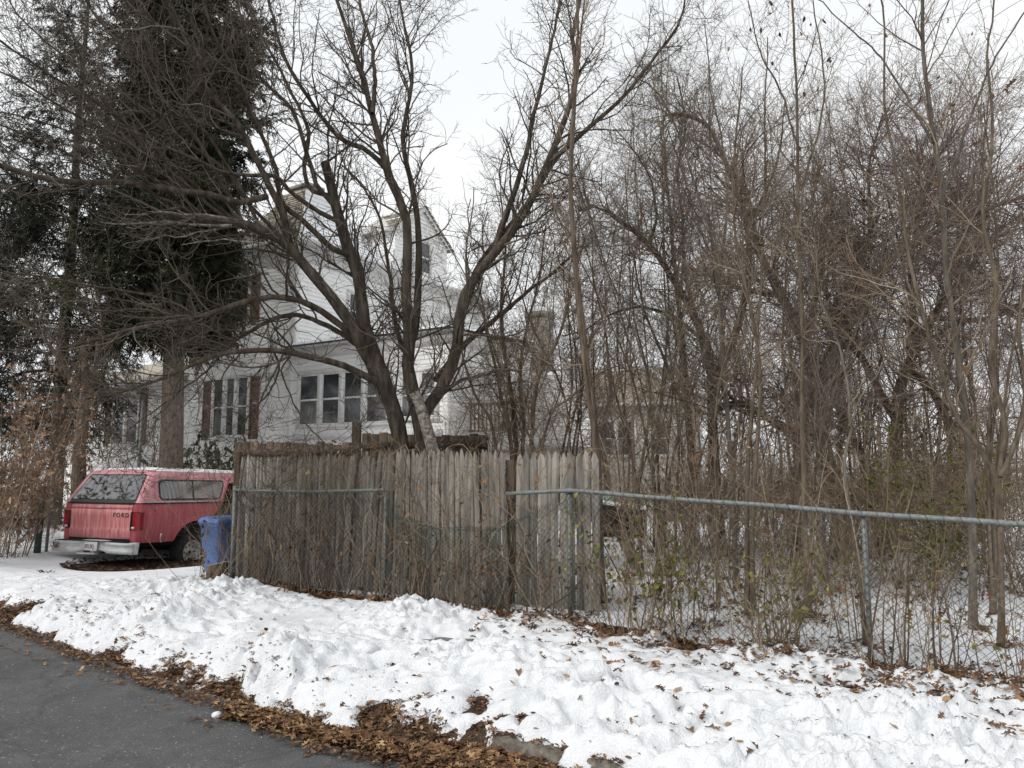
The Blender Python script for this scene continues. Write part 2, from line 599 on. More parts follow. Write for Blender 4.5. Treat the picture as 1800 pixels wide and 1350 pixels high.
def snow_base(x, y):
    """ground under the snow, without the hard step at the kerb"""
    d = kerb_d(x, y)
    g = ground_z(x, y)
    ks = sstep(-0.3, 0.0, np.asarray(x, float))
    soft = -0.005 + 0.105 * sstep(-0.12, 0.12, d)
    return np.where((ks > 0) & (d < 0.12), soft * ks + np.where(d < -0.15, 0.0, g) * (1 - ks), g)


def snow_z(x, y):
    return np.where(kerb_d(x, y) < -0.1, 0.012, snow_base(x, y) + np.maximum(snow_t(x, y), -0.02))


# ------------------------------------------------------------------ ground sheets
def mat_snow():
    m, nt, b = _nodes("snow")
    f = noise(nt, 3.0, 6)
    f2 = noise(nt, 60.0, 4)
    c = ramp(nt, f, [(0.3, (0.75, 0.765, 0.785)), (0.65, (0.83, 0.837, 0.85))]).outputs["Color"]
    dirt = ramp(nt, noise(nt, 95.0, 2, 0.5), [(0.66, (0, 0, 0)), (0.74, (0.7, 0.7, 0.7))]).outputs["Color"]
    zone = ramp(nt, noise(nt, 2.3, 4), [(0.5, (0, 0, 0)), (0.68, (1, 1, 1))]).outputs["Color"]
    c = mixc(nt, mixc(nt, 1.0, dirt, zone, "MULTIPLY"), c, (0.30, 0.25, 0.20))
    c = mixc(nt, 0.6, c, ramp(nt, noise(nt, 11.0, 6, 0.7), [(0.35, (0.86, 0.87, 0.885)), (0.6, (1, 1, 1))]).outputs["Color"], "MULTIPLY")
    nt.links.new(c, b.inputs["Base Color"])
    b.inputs["Roughness"].default_value = 0.75
    b.inputs["Specular IOR Level"].default_value = 0.25
    b.inputs["Subsurface Weight"].default_value = 0.0
    bump(nt, b, f2, 0.8, 0.02)
    MATS["snow"] = m


def mat_asphalt():
    m, nt, b = _nodes("asphalt")
    g = noise(nt, 120.0, 3, 0.75)
    big = noise(nt, 0.9, 5)
    c = ramp(nt, g, [(0.3, (0.05, 0.05, 0.05)), (0.52, (0.108, 0.108, 0.108)), (0.64, (0.165, 0.164, 0.163)), (0.73, (0.27, 0.265, 0.26))]).outputs["Color"]
    c = mixc(nt, 0.75, c, ramp(nt, big, [(0.3, (0.65, 0.65, 0.66)), (0.7, (1.25, 1.25, 1.25))]).outputs["Color"], "MULTIPLY")
    fl = ramp(nt, noise(nt, 48.0, 1, 0.4), [(0.70, (0, 0, 0)), (0.74, (1, 1, 1))]).outputs["Color"]
    c = mixc(nt, fl, c, (0.34, 0.33, 0.31))
    mid = ramp(nt, noise(nt, 6.0, 6, 0.7), [(0.3, (0.72, 0.72, 0.73)), (0.7, (1.2, 1.2, 1.19))]).outputs["Color"]
    c = mixc(nt, 0.8, c, mid, "MULTIPLY")
    # tar-sealed cracks
    tcn = nt.nodes.new("ShaderNodeTexCoord")
    vv = nt.nodes.new("ShaderNodeTexVoronoi")
    vv.feature = "DISTANCE_TO_EDGE"
    vv.inputs["Scale"].default_value = 0.55
    wv = nt.nodes.new("ShaderNodeVectorMath")
    wn = nt.nodes.new("ShaderNodeTexNoise")
    wn.inputs["Scale"].default_value = 2.0
    wn.inputs["Detail"].default_value = 6
    nt.links.new(tcn.outputs["Object"], wn.inputs["Vector"])
    wv.operation = "MULTIPLY_ADD"
    wv.inputs[1].default_value = (0.5, 0.5, 0.5)
    nt.links.new(wn.outputs["Color"], wv.inputs[0])
    nt.links.new(tcn.outputs["Object"], wv.inputs[2])
    nt.links.new(wv.outputs[0], vv.inputs["Vector"])
    ck = ramp(nt, vv.outputs["Distance"], [(0.004, (0.45, 0.45, 0.46)), (0.016, (1, 1, 1))]).outputs["Color"]
    c = mixc(nt, 0.35, c, ck, "MULTIPLY")
    nt.links.new(c, b.inputs["Base Color"])
    b.inputs["Roughness"].default_value = 0.85
    bump(nt, b, g, 1.0, 0.012)
    MATS["asphalt"] = m


mat_snow()
mat_asphalt()
mat_noise("soil", [(0.3, (0.03, 0.02, 0.013)), (0.55, (0.075, 0.048, 0.03)), (0.75, (0.15, 0.095, 0.055))], 25, 8, 0.95, bumps=(1.0, 0.03))
mat_noise("kerb_stone", [(0.3, (0.07, 0.058, 0.045)), (0.5, (0.18, 0.158, 0.132)), (0.7, (0.33, 0.31, 0.28))], 16, 10, 0.9, bumps=(1.0, 0.02), nrough=0.72)

xs = np.unique(np.concatenate([np.linspace(-160, -14, 40), np.linspace(-14, -9.2, 60), np.arange(-9.2, 5.2, 0.021), np.linspace(5.2, 9, 70), np.linspace(9, 160, 40)]))
ys = np.unique(np.concatenate([np.linspace(-60, 1.8, 30), np.arange(1.8, 4.5, 0.02), np.arange(4.5, 10.6, 0.0235), np.arange(10.6, 17, 0.07), np.linspace(17, 40, 90), np.linspace(40, 590, 70)]))
X, Y = np.meshgrid(xs, ys, indexing="ij")
Tt = snow_t(X, Y)
Z = snow_base(X, Y) + Tt
keep = (Tt > -0.03) & (kerb_d(X, Y) > -0.6)
m_, n_ = X.shape
i, j = np.meshgrid(np.arange(m_ - 1), np.arange(n_ - 1), indexing="ij")
kq = keep[:-1, :-1] | keep[1:, :-1] | keep[:-1, 1:] | keep[1:, 1:]
q = np.stack([i * n_ + j, (i + 1) * n_ + j, (i + 1) * n_ + j + 1, i * n_ + j + 1], -1)[kq]
used, inv = np.unique(q, return_inverse=True)
mb = MB()
mb.add(np.stack([X, Y, Z], -1).reshape(-1, 3)[used], inv.reshape(-1, 4))
struct(mb.build("snow", "snow", smooth=True))

# bare soil sheet under the snow (out to the horizon)
xs2 = np.unique(np.concatenate([np.linspace(-400, -14, 30), np.arange(-14, 10, 0.12), np.linspace(10, 400, 30)]))
ys2 = np.unique(np.concatenate([np.linspace(-200, 0, 30), np.arange(0, 18, 0.1), np.linspace(18, 600, 60)]))
X, Y = np.meshgrid(xs2, ys2, indexing="ij")
mb = MB()
mb.grid(np.stack([X, Y, ground_z(X, Y)], -1).transpose(1, 0, 2))
struct(mb.build("ground", "soil", smooth=True))

# road: from the kerb towards (and behind) the camera
kx = np.unique(np.concatenate([np.linspace(-60, -12, 20), np.linspace(-12, 8, 160), np.linspace(8, 60, 20)]))
ky = kerb_y(kx)
rows = []
for d_, z_ in ((0.02, -0.012), (-0.5, 0.0), (-1.2, 0.006), (-3.5, 0.03), (-7, 0.0), (-40, 0.0)):
    rows.append(np.stack([kx + 0.50 * d_, ky + d_ * 0.86, np.full_like(kx, z_)], 1))
mb = MB()
mb.grid(np.array(rows)[::-1])
struct(mb.build("road", "asphalt", smooth=True))

# kerb stones: one granite line
mb = MB()
kpx = np.arange(-0.12, 6.0, 0.98)
for a in kpx:
    b_ = a + 0.968
    p0, p1 = np.array([a, kerb_y(a), 0]), np.array([b_, kerb_y(b_), 0])
    al = norm(p1 - p0)
    nn = np.array([-al[1], al[0], 0])
    L_ = np.linalg.norm(p1 - p0)
    ns = 34
    prof = [(0.0, -0.1), (0.0, 0.07), (0.012, 0.098), (0.03, 0.108), (0.13, 0.106), (0.15, 0.095), (0.15, -0.1)]
    V = np.zeros((ns, len(prof), 3))
    for ii, u in enumerate(np.linspace(0, L_, ns)):
        for jj, (dn, z) in enumerate(prof):
            V[ii, jj] = p0 + al * u + nn * (dn + RNG.normal(0, 0.007) - 0.02 * max(0, vnoise(a + u * 3, dn * 2, 0.3, 4) - 0.6)) + np.array([0, 0, z + ((RNG.normal(0, 0.005) - 0.07 * max(0, float(vnoise(a * 3 + u * 4, dn * 6, 0.5, 3)) - 0.62)) if z > 0 else 0) - 0.012])
    mb.grid(V)
    mb.add(V[0], [tuple(range(len(prof)))])
    mb.add(V[-1], [tuple(range(len(prof)))[::-1]])
struct(mb.build("kerb", "kerb_stone"))

# ================================================================== FENCES
mat_noise("old_wood", [(0.25, (0.10, 0.093, 0.082)), (0.5, (0.265, 0.25, 0.224)), (0.75, (0.44, 0.42, 0.385))], 9, 8, 0.92, (3.2, 3.2, 0.22), (0.7, 0.01), tint=True, spec=0.12)
mat_noise("old_wood_brown", [(0.25, (0.055, 0.042, 0.03)), (0.5, (0.13, 0.1, 0.075)), (0.75, (0.22, 0.18, 0.14))], 9, 8, 0.92, (3, 3, 0.25), (0.7, 0.01), tint=True, spec=0.12)
mat_noise("galvanised", [(0.3, (0.09, 0.102, 0.098)), (0.6, (0.185, 0.202, 0.195)), (0.8, (0.33, 0.345, 0.335))], 35, 6, 0.55, spec=0.5, bumps=(0.2, 0.004))
mat_noise("wire", [(0.3, (0.018, 0.021, 0.021)), (0.7, (0.055, 0.06, 0.06))], 20, 4, 0.5, spec=0.5)
mat_noise("wire_green", [(0.3, (0.012, 0.035, 0.028)), (0.7, (0.03, 0.075, 0.06))], 20, 4, 0.5, spec=0.5)


def at_fence(A, B, s, off=0.0):
    """point s metres from A towards B, off metres behind the line"""
    d = norm((B - A) * np.array([1, 1, 0]))
    nrm = np.array([-d[1], d[0], 0])
    p = A + d * s + nrm * off
    p[2] = float(ground_z(p[0], p[1]))
    return p


def picket_panel(root, A, B, s0, s1, w, top0, top1, off, name="panel", lean=(0, 0), jag=0.03, mat="old_wood", missing=(), skew=0.012):
    """stockade panel: pointed half-round pickets nailed side by side"""
    mb = MB()
    d = norm((B - A) * np.array([1, 1, 0]))
    nrm = np.array([-d[1], d[0], 0])
    n = max(1, int(round((s1 - s0) / w)))
    w = (s1 - s0) / n
    for k in range(n):
        if k in missing:
            continue
        u = (k + 0.5) / n
        s = s0 + (s1 - s0) * u
        p = at_fence(A, B, s, off + RNG.normal(0, 0.006))
        zt = top0 + (top1 - top0) * u + RNG.normal(0, jag)
        zb = p[2] - 0.05
        dx = lean[0] + (lean[1] - lean[0]) * u + RNG.normal(0, skew)   # sideways shift of the top
        hw = w * 0.5 * RNG.uniform(0.93, 1.0)
        H = zt - zb
        tip = RNG.uniform(0.07, 0.1)
        nz = 7
        cols = []
        zz = list(np.linspace(0, H - tip, nz)) + [H - tip * 0.35, H]
        sc = [1] * nz + [0.55, 0.12]
        tw = RNG.normal(0, 0.05)
        bow = RNG.normal(0, 0.010)
        for z, f in zip(zz, sc):
            c = p + d * (dx * z / H + bow * math.sin(PI * z / H)) + nrm * (RNG.normal(0, 0.0015))
            c = np.array([c[0], c[1], zb + z])
            ring = []
            for a, dep in ((-1, 0.004), (-0.75, -0.008), (0, -0.011), (0.75, -0.008), (1, 0.004)):
                ring.append(c + d * hw * a * f + nrm * (dep + tw * a * hw * 0.3))
            cols.append(ring)
        V = np.array(cols)
        t = float(np.clip(RNG.normal(0.5, 0.2), 0, 1))
        mb.grid(V, t)
        # back face
        Vb = V[:, [4, 0]]
        mb.grid(Vb, t)
    # back rails
    for z in (0.45, 1.2):
        a, b = at_fence(A, B, s0, off + 0.05), at_fence(A, B, s1, off + 0.05)
        mb.obox(np.array([a[0], a[1], 0.1]), d, nrm, 0, (s1 - s0), -0.02, 0.03, z, z + 0.07, 0.3)
    return mb.build(name, mat, root, off=root.location)


LAB = float(np.linalg.norm((FB - FA)[:2]))

sf = thing("stockade_fence", "weathered grey stockade fence of pointed pickets leaning behind the chain-link", "fence", FA)
# where the pieces start and stop along the line, from their pixels on the fence plane


def s_at_px(px, A, B, off=0.12):
    d = norm((B - A) * np.array([1, 1, 0]))
    nrm = np.array([-d[1], d[0], 0])
    o = A + nrm * off
    r = ray(px, 820)
    # solve o + d*s = r*k in the ground plane
    M = np.array([[d[0], -r[0]], [d[1], -r[1]]])
    s, _k = np.linalg.solve(M, -o[:2])
    return float(s)


S = lambda px, off=0.12: s_at_px(px, FA, FB, off)
picket_panel(sf, FA, FB, S(421), S(604), 0.066, 1.78, 1.80, 0.13, jag=0.02, lean=(0.0, 0.02))
picket_panel(sf, FA, FB, S(600), S(672), 0.066, 1.78, 1.81, 0.15, jag=0.02, lean=(0.10, 0.09), skew=0.02)
picket_panel(sf, FA, FB, S(668), S(722), 0.062, 1.84, 1.84, 0.17, jag=0.03, lean=(0.0, 0.02))
picket_panel(sf, FA, FB, S(724), S(896), 0.07, 1.83, 1.82, 0.13, jag=0.018, lean=(0.02, -0.09))
picket_panel(sf, FA, FB, S(900), S(1046), 0.088, 1.80, 1.80, 0.20, jag=0.010, lean=(0.0, 0.0), skew=0.004)
# fence posts seen at the ends and in the gaps
for px, h, r_ in ((414, 1.86, 0.045), (628, 1.25, 0.04), (893, 1.72, 0.05)):
    mb = MB()
    p = at_fence(FA, FB, S(px, 0.2), 0.24)
    mb.bbox(p[0] - r_, p[0] + r_, p[1] - r_, p[1] + r_, p[2] - 0.1, h, 0.012, 0.35)
    mb.build("post", "old_wood_brown", sf, off=sf.location)
# loose board nailed askew near the end post
mb = MB()
dAB = norm((FB - FA) * np.array([1, 1, 0]))
nAB = np.array([-dAB[1], dAB[0], 0])
o = at_fence(FA, FB, S(424), 0.085)
v0 = o + np.array([0, 0, 1.16])
al = norm(dAB * 0.85 + np.array([0, 0, -0.45]))
pn = np.cross(al, nAB)
V = [v0 + al * u + pn * w_ + nAB * t for t in (0, 0.02) for w_ in (-0.05, 0.05) for u in (0, 0.34)]
mb.add(V, BOXF, 0.7)
mb.build("loose_board", "old_wood", sf, off=sf.location)

# ---- chain-link
clf = thing("chain_link_fence", "rusty sagging chain-link fence with galvanised top rail and posts", "fence", FA)


def wires(mb, A, B, s0, s1, zb, topf, pitch=0.033, r=0.0026, off=0.0, bulge=0.02, tintv=None):
    d = norm((B - A) * np.array([1, 1, 0]))
    nrm = np.array([-d[1], d[0], 0])
    n = int((s1 - s0) / pitch)
    nz = 19
    Pn = np.zeros((n, nz * 2 + 1, 3))
    for k in range(n):
        s = s0 + (k + 0.5) * pitch
        base = at_fence(A, B, s, off)
        zt = topf(s)
        z0_ = base[2] + zb
        kk = np.arange(nz * 2 + 1)
        u = kk / (nz * 2)
        x = s + np.where((kk + k) % 2 == 0, -0.5, 0.5) * pitch * 1.03
        z = z0_ + (zt - z0_) * u
        wob = (vnoise(x * 1.0, z * 1.0, 0.5, 3) - 0.5) * 2
        dep = off + bulge * wob + np.where((kk + k) % 2 == 0, -0.002, 0.002)
        q_ = A[None] + d[None] * (x + 0.008 * wob)[:, None] + nrm[None] * dep[:, None]
        q_[:, 2] = z
        Pn[k] = q_
    add_tubes(mb, Pn, np.full(Pn.shape[:2], r), 3)


s_break, s_mid = S(676, 0), S(890, 0)
Lr = float(np.linalg.norm((FE - FB)[:2]))
z_rail_L = [P(404, 861, at_fence(FA, FB, 0)[1])[2], P(676, 861, at_fence(FA, FB, s_break)[1])[2]]
z_rail_M = [P(890, 868, at_fence(FA, FB, s_mid)[1])[2], P(1000, 862, FB[1])[2]]
zB = z_rail_M[1]
sC = float(np.linalg.norm((FC - FB)[:2]))
zC = P(1790, 920, FC[1])[2]
zr = lambda s: zB + (zC - zB) * s / sC

mb = MB()
wires(mb, FA, FB, 0.02, s_break, 0.0, lambda s: z_rail_L[0] + (z_rail_L[1] - z_rail_L[0]) * s / s_break - 0.01)
mb.build("chain_mesh", "wire", clf, off=clf.location)
mb = MB()


def sag(s):
    u = (s - s_break) / (LAB - s_break)
    zs = np.interp(u, [0, 0.08, 0.35, 0.55, 0.70, 0.84, 1.0], [1.22, 1.10, 0.985, 1.0, 1.03, 1.2, zB])
    return float(zs)


wires(mb, FA, FB, s_break, LAB, 0.0, sag, bulge=0.05, off=-0.02)
# the slack top edge rolled over
tops = []
for s in np.linspace(s_break, LAB - 0.45, 40):
    p = at_fence(FA, FB, s, -0.03)
    tops.append((p[0], p[1], sag(s)))
for dz in (0.0, 0.02, 0.035):
    mb.tube(np.array(tops) + np.array([0, 0.01 * dz, -dz]) + RNG.normal(0, 0.005, (40, 3)), 0.0028, 4)
mb.build("chain_mesh", "wire_green", clf, off=clf.location)
mb = MB()
wires(mb, FB, FE, 0.0, Lr, -0.02, lambda s: zr(s) - 0.012, bulge=0.012)
right_mesh = mb


def rail(pts, name="top_rail", r=0.021):
    mb = MB()
    mb.tube(catmull(pts, 40), r, 12)
    # sleeves
    return mb.build(name, "galvanised", clf, smooth=True, off=clf.location)


pL = at_fence(FA, FB, 0)
pM = at_fence(FA, FB, s_break)
rail([(pL[0], pL[1], z_rail_L[0]), ((pL[0] + pM[0]) / 2, (pL[1] + pM[1]) / 2, (z_rail_L[0] + z_rail_L[1]) / 2 - 0.02), (pM[0], pM[1], z_rail_L[1])], r=0.019)
pK = at_fence(FA, FB, s_mid)
r2 = []
for s in np.linspace(s_mid, LAB - 0.15, 5):
    p = at_fence(FA, FB, s)
    r2.append((p[0], p[1], np.interp(s, [s_mid, LAB], z_rail_M)))
for s in np.linspace(0.15, Lr, 12):
    p = at_fence(FB, FE, s)
    r2.append((p[0], p[1], zr(s) + RNG.normal(0, 0.004)))
rail(r2, r=0.021)
# ties that twist over the rail
mb = right_mesh
for s in np.arange(0.1, Lr, 0.11):
    p = at_fence(FB, FE, s)
    c = np.array([p[0], p[1], zr(s)])
    a = np.linspace(0, 2 * PI, 9)
    sk = FDIR * 0.05
    loop = np.stack([c + sk * (k / 8 - 0.5) + np.array([nAB[0], nAB[1], 0]) * 0.025 * math.cos(t) + np.array([0, 0, 0.025 * math.sin(t)]) for k, t in enumerate(a)])
    mb.tube(loop, 0.0022, 3)
mb.build("chain_mesh", "wire", clf, off=clf.location)

for (A_, B_, s, zt, r_) in ((FA, FB, 0.0, z_rail_L[0] + 0.03, 0.034), (FA, FB, s_break, z_rail_L[1], 0.019), (FB, FE, 0.0, zB - 0.0, 0.027),
                            (FB, FE, s_at_px(1513, FB, FE, 0.03), None, 0.0195), (FB, FE, Lr, None, 0.03)):
    p = at_fence(A_, B_, s, 0.03)
    zt = zr(s) - 0.01 if zt is None else zt
    mb = MB()
    mb.tube([(p[0], p[1], p[2] - 0.1), (p[0] + 0.004, p[1], 0.6), (p[0], p[1], zt)], r_, 14)
    po = mb.build("post", "galvanised", clf, smooth=True, off=clf.location)
    mb = MB()
    mb.revolve([(0.0, 0.022), (r_ * 0.7, 0.018), (r_ + 0.005, 0.004), (r_ + 0.005, -0.03), (r_, -0.03)], 14, c=(p[0], p[1], zt + 0.005))
    if r_ > 0.02:
        mb.build("cap", "galvanised", po, smooth=True, off=clf.location)
        mb = MB()
        mb.revolve([(r_, -0.012), (r_ + 0.004, -0.012), (r_ + 0.004, 0.012), (r_, 0.012)], 14, c=(p[0], p[1], 0.75))
        mb.build("tension_band", "galvanised", po, smooth=True, off=clf.location)

# ---- darker fence behind (top just shows over the stockade)
bf = thing("board_fence", "brown vine covered board fence showing above the grey stockade, before the white house", "fence", P(412, 800, 11.2) * np.array([1, 1, 0]))
def backfence(p0, p1, y0, y1, z0, z1, name):
    mb = MB()
    a, b = P(p0, 790, y0), P(p1, 790, y1)
    d = norm((b - a) * np.array([1, 1, 0]))
    nn = np.array([-d[1], d[0], 0])
    Ls = float(np.linalg.norm((b - a)[:2]))
    n = int(Ls / 0.14)
    for k in range(n):
        u = k / n
        zt = z0 + (z1 - z0) * u + RNG.normal(0, 0.015)
        mb.obox(np.array([a[0], a[1], 0]), d, nn, Ls * u, Ls * u + 0.132, RNG.normal(0, 0.004), 0.02, -0.1, zt, float(RNG.random()))
    mb.obox(np.array([a[0], a[1], 0]), d, nn, 0, Ls, -0.03, -0.008, min(z0, z1) - 0.16, min(z0, z1) - 0.07, 0.2)
    return mb.build(name, "old_wood_brown", bf, off=bf.location)
backfence(412, 632, 11.3, 10.6, P(412, 778, 11.3)[2], P(632, 780, 10.6)[2], "panel")
backfence(636, 858, 10.9, 10.3, P(636, 762, 10.9)[2], P(858, 766, 10.3)[2], "panel")
mb = MB()
p = P(627, 760, 10.55)
mb.bbox(p[0] - 0.06, p[0] + 0.06, p[1] - 0.06, p[1] + 0.06, -0.1, P(627, 742, 10.55)[2], 0.015, 0.4)
mb.build("post", "old_wood_brown", bf, off=bf.location)

# ================================================================== TRUCK (old two-door sport utility)
def mat_carpaint(name, base, faded, streaks=True):
    m, nt, b = _nodes(name)
    tc = nt.nodes.new("ShaderNodeTexCoord")
    mp = nt.nodes.new("ShaderNodeMapping")
    mp.inputs["Scale"].default_value = (9, 9, 0.7) if streaks else (3, 3, 3)
    nt.links.new(tc.outputs["Object"], mp.inputs["Vector"])
    n1 = nt.nodes.new("ShaderNodeTexNoise")
    n1.inputs["Scale"].default_value = 2.2
    n1.inputs["Detail"].default_value = 7
    n1.inputs["Roughness"].default_value = 0.65
    nt.links.new(mp.outputs["Vector"], n1.inputs["Vector"])
    spots = noise(nt, 60, 3, 0.6)
    f = ramp(nt, n1.outputs["Fac"], [(0.36, (0, 0, 0)), (0.66, (1, 1, 1))]).outputs["Color"]
    c = mixc(nt, f, base, faded)
    c = mixc(nt, ramp(nt, spots, [(0.6, (0, 0, 0)), (0.75, (0.55, 0.55, 0.55))]).outputs["Color"], c, tuple(min(1, x * 1.15 + 0.08) for x in faded))
    c = mixc(nt, 0.5, c, ramp(nt, noise(nt, 1.5, 6), [(0.3, (0.7, 0.7, 0.7)), (0.7, (1.1, 1.1, 1.1))]).outputs["Color"], "MULTIPLY")
    nt.links.new(c, b.inputs["Base Color"])
    b.inputs["Roughness"].default_value = 0.42
    b.inputs["Specular IOR Level"].default_value = 0.35
    MATS[name] = m


mat_carpaint("paint_side", (0.36, 0.045, 0.065), (0.47, 0.12, 0.14), True)
mat_carpaint("paint_gate", (0.50, 0.115, 0.13), (0.70, 0.34, 0.33), True)
mat_carpaint("paint_cap", (0.52, 0.19, 0.22), (0.66, 0.36, 0.38), False)
mat_plain("black_trim", (0.016, 0.016, 0.017), 0.6)
mat_plain("under_black", (0.012, 0.011, 0.01), 0.9)
mat_plain("car_glass", (0.012, 0.014, 0.016), 0.05, spec=0.9, var=0.0)
MATS["car_glass"].node_tree.nodes["Principled BSDF"].inputs["IOR"].default_value = 2.1
mat_plain("tail_red", (0.26, 0.008, 0.012), 0.2, spec=0.6, var=0.25, scale=8)
mat_plain("lamp_white", (0.55, 0.52, 0.48), 0.25, spec=0.5)
mat_noise("bumper_metal", [(0.28, (0.24, 0.15, 0.08)), (0.38, (0.46, 0.46, 0.45)), (0.6, (0.60, 0.62, 0.63)), (0.8, (0.72, 0.73, 0.73))], 5, 9, 0.45, (1, 4, 3), spec=0.5)
mat_noise("rim_metal", [(0.3, (0.16, 0.13, 0.1)), (0.55, (0.42, 0.40, 0.37)), (0.8, (0.62, 0.60, 0.57))], 18, 6, 0.5, spec=0.5)
mat_plain("rubber", (0.02, 0.019, 0.018), 0.85, var=0.3)
mat_plain("plate_white", (0.72, 0.71, 0.72), 0.5, var=0.05)
mat_plain("plate_ink", (0.16, 0.05, 0.09), 0.6)
mat_plain("letter_black", (0.11, 0.055, 0.055), 0.7, var=0.45, scale=40)
mat_plain("door_grey", (0.13, 0.13, 0.135), 0.8)

TH = math.radians(20.5)
trk_pos = np.array([P(250, 820, 13.5)[0], 13.5, 0.0])
# local origin: centre of the rear end; right rear corner = +0.98 in x
ax_r = np.array([math.cos(TH), -math.sin(TH), 0])
ax_f = np.array([math.sin(TH), math.cos(TH), 0])
org = trk_pos - ax_r * 0.97
org[2] = -0.235
truck = thing("parked_truck", "faded red old two-door truck with snow on its roof and a pale battered bumper", "truck", org, -TH)
truck.rotation_euler = (math.radians(-1.7), 0, -TH)


def sidex(z):
    return np.interp(z, [0.45, 0.58, 0.68, 0.85, 1.02, 1.05, 1.09, 1.2, 1.24], [0.90, 0.925, 0.945, 0.965, 0.965, 0.962, 0.945, 0.94, 0.915])


YA, YA2, AR, ZA = 1.32, 3.83, 0.50, 0.37


def zlow(y):
    z = 0.50 + 0.02 * np.clip((0.6 - y), 0, 1)
    for yc in (YA, YA2):
        dd = AR**2 - (y - yc) ** 2
        z = np.where(dd > 0, np.maximum(z, ZA + np.sqrt(np.maximum(dd, 0))), z)
    return z


YPB, YPT = 1.82, 2.04      # slanted rear edge of the doorway at z 0.95 and at belt


def door_edge(z):
    return YPB + (YPT - YPB) * (z - 0.95) / 0.26


def side_panel(sgn, mb):
    nz = 14
    # rear quarter
    cols = []
    for u in np.concatenate([np.linspace(0, 0.33, 8), np.linspace(0.335, 0.92, 34), np.linspace(0.93, 1, 5)]):
        y_b = 0.03 + u * (YPB - 0.12 - 0.03)
        z0 = float(zlow(y_b))
        col = []
        for k in range(nz):
            z = z0 + (1.21 - z0) * k / (nz - 1)
            y = 0.03 + u * (max(door_edge(z), YPB - 0.12) - 0.03)
            x = sidex(z)
            # flare round the arch
            rr = math.hypot(y - YA, z - ZA)
            x += 0.03 * math.exp(-((rr - AR) / 0.05) ** 2) * (z > 0.45)
            # rounded rear corner
            x -= 0.05 * math.exp(-((y - 0.0) / 0.05) ** 2)
            col.append((sgn * x, y, z))
        cols.append(col)
    mb.grid(np.array(cols))
    # arch return
    arc = []
    for col in cols:
        x, y, z = col[0]
        arc.append([(x, y, z), (x - sgn * 0.09, y, z)])
    mb.grid(np.array(arc))
    # front fender and rocker
    cols = []
    for y in np.concatenate([np.linspace(3.02, 4.35, 30), np.linspace(4.38, 4.60, 6)]):
        z0 = float(zlow(y))
        top = 1.13 - 0.03 * (y - 3.0)
        nose = 0.06 * max(0, (y - 4.38) / 0.22) ** 2
        cols.append([(sgn * (sidex(z) + 0.03 * math.exp(-((math.hypot(y - YA2, z - ZA) - AR) / 0.05) ** 2) - nose), y, z) for z in np.linspace(z0, top, nz)])
    mb.grid(np.array(cols))
    cols = [[(sgn * sidex(z), y, z) for z in (0.46, 0.52, 0.58)] for y in np.linspace(1.60, 3.05, 8)]
    mb.grid(np.array(cols))


body = MB()
for s_ in (1, -1):
    side_panel(s_, body)
# rear corner posts beside the tailgate, below the lights
for s_ in (1, -1):
    V = []
    for z in np.linspace(0.52, 0.74, 6):
        V.append([(s_ * 0.76, 0.0, z), (s_ * 0.84, -0.005, z), (s_ * 0.895, 0.002, z), (s_ * (sidex(z) - 0.03), 0.03, z), (s_ * (sidex(z)-0.002), 0.07, z)])
    body.grid(np.array(V))
    V = []
    for z in np.linspace(1.06, 1.21, 4):
        V.append([(s_ * 0.76, 0.0, z), (s_ * 0.84, -0.005, z), (s_ * 0.895, 0.002, z), (s_ * (sidex(z) - 0.03), 0.03, z), (s_ * (sidex(z)-0.002), 0.07, z)])
    body.grid(np.array(V))
# hood, cowl, nose
V = []
for y in np.linspace(3.02, 4.58, 10):
    top = 1.13 - 0.03 * (y - 3.0)
    V.append([(x, y, top + 0.03 * (1 - (x / 0.9) ** 2) * (1 if y < 4.5 else 0.3)) for x in np.linspace(-0.945, 0.945, 11)])
body.grid(np.array(V))
body.bbox(-0.9, 0.9, 4.5, 4.60, 0.52, 1.06, 0.03)
bo = body.build("body", "paint_side", truck, smooth=True)

mb = MB()   # dark underbody, inner wheel wells and floor
mb.box(-0.80, 0.80, 0.10, 4.5, 0.42, 0.60)
mb.box(-0.86, 0.86, 0.08, 1.78, 0.60, 0.70)
for yc in (YA, YA2):
    mb.box(-0.82, 0.82, yc - 0.55, yc + 0.55, 0.55, 0.96)
mb.box(-0.5, 0.5, 0.12, 0.5, 0.30, 0.42)      # tank
mb.tube([(-0.7, YA, 0.33), (0.7, YA, 0.33)], 0.06, 10)
mb.box(-0.88, 0.88, 2.95, 3.05, 0.5, 1.14)
mb.build("underbody", "under_black", truck)

# grey inside of the doorway, seat back and trim behind the slanted edge
mb = MB()
mb.bbox(-0.78, 0.78, 1.80, 2.0, 0.62, 1.25, 0.05)
mb.bbox(-0.85, 0.85, 2.72, 2.98, 0.86, 1.16, 0.05)
mb.build("interior", "door_grey", truck)

# tailgate
mb = MB()
zz = np.array([0.575, 0.60, 0.70, 0.735, 0.755, 0.80, 0.98, 1.10, 1.104, 1.112, 1.116, 1.15, 1.19, 1.205])
yy = np.array([0.01, -0.005, -0.012, -0.016, -0.002, 0.0, -0.010, -0.010, 0.004, 0.004, -0.010, -0.006, 0.004, 0.03])
V = np.array([[(x, y + 0.004 * (x / 0.78) ** 2, z) for x in np.linspace(-0.755, 0.755, 14)] for z, y in zip(zz, yy)])
mb.grid(V)
tg = mb.build("tailgate", "paint_gate", truck, smooth=False)
mb = MB()
mb.bbox(-0.075, 0.055, -0.032, -0.006, 1.125, 1.15, 0.006)
mb.build("handle", "lamp_white", tg)
# dark sill between tailgate and bumper
mb = MB()
mb.box(-0.86, 0.86, 0.01, 0.1, 0.50, 0.575)
mb.build("sill", "under_black", truck)


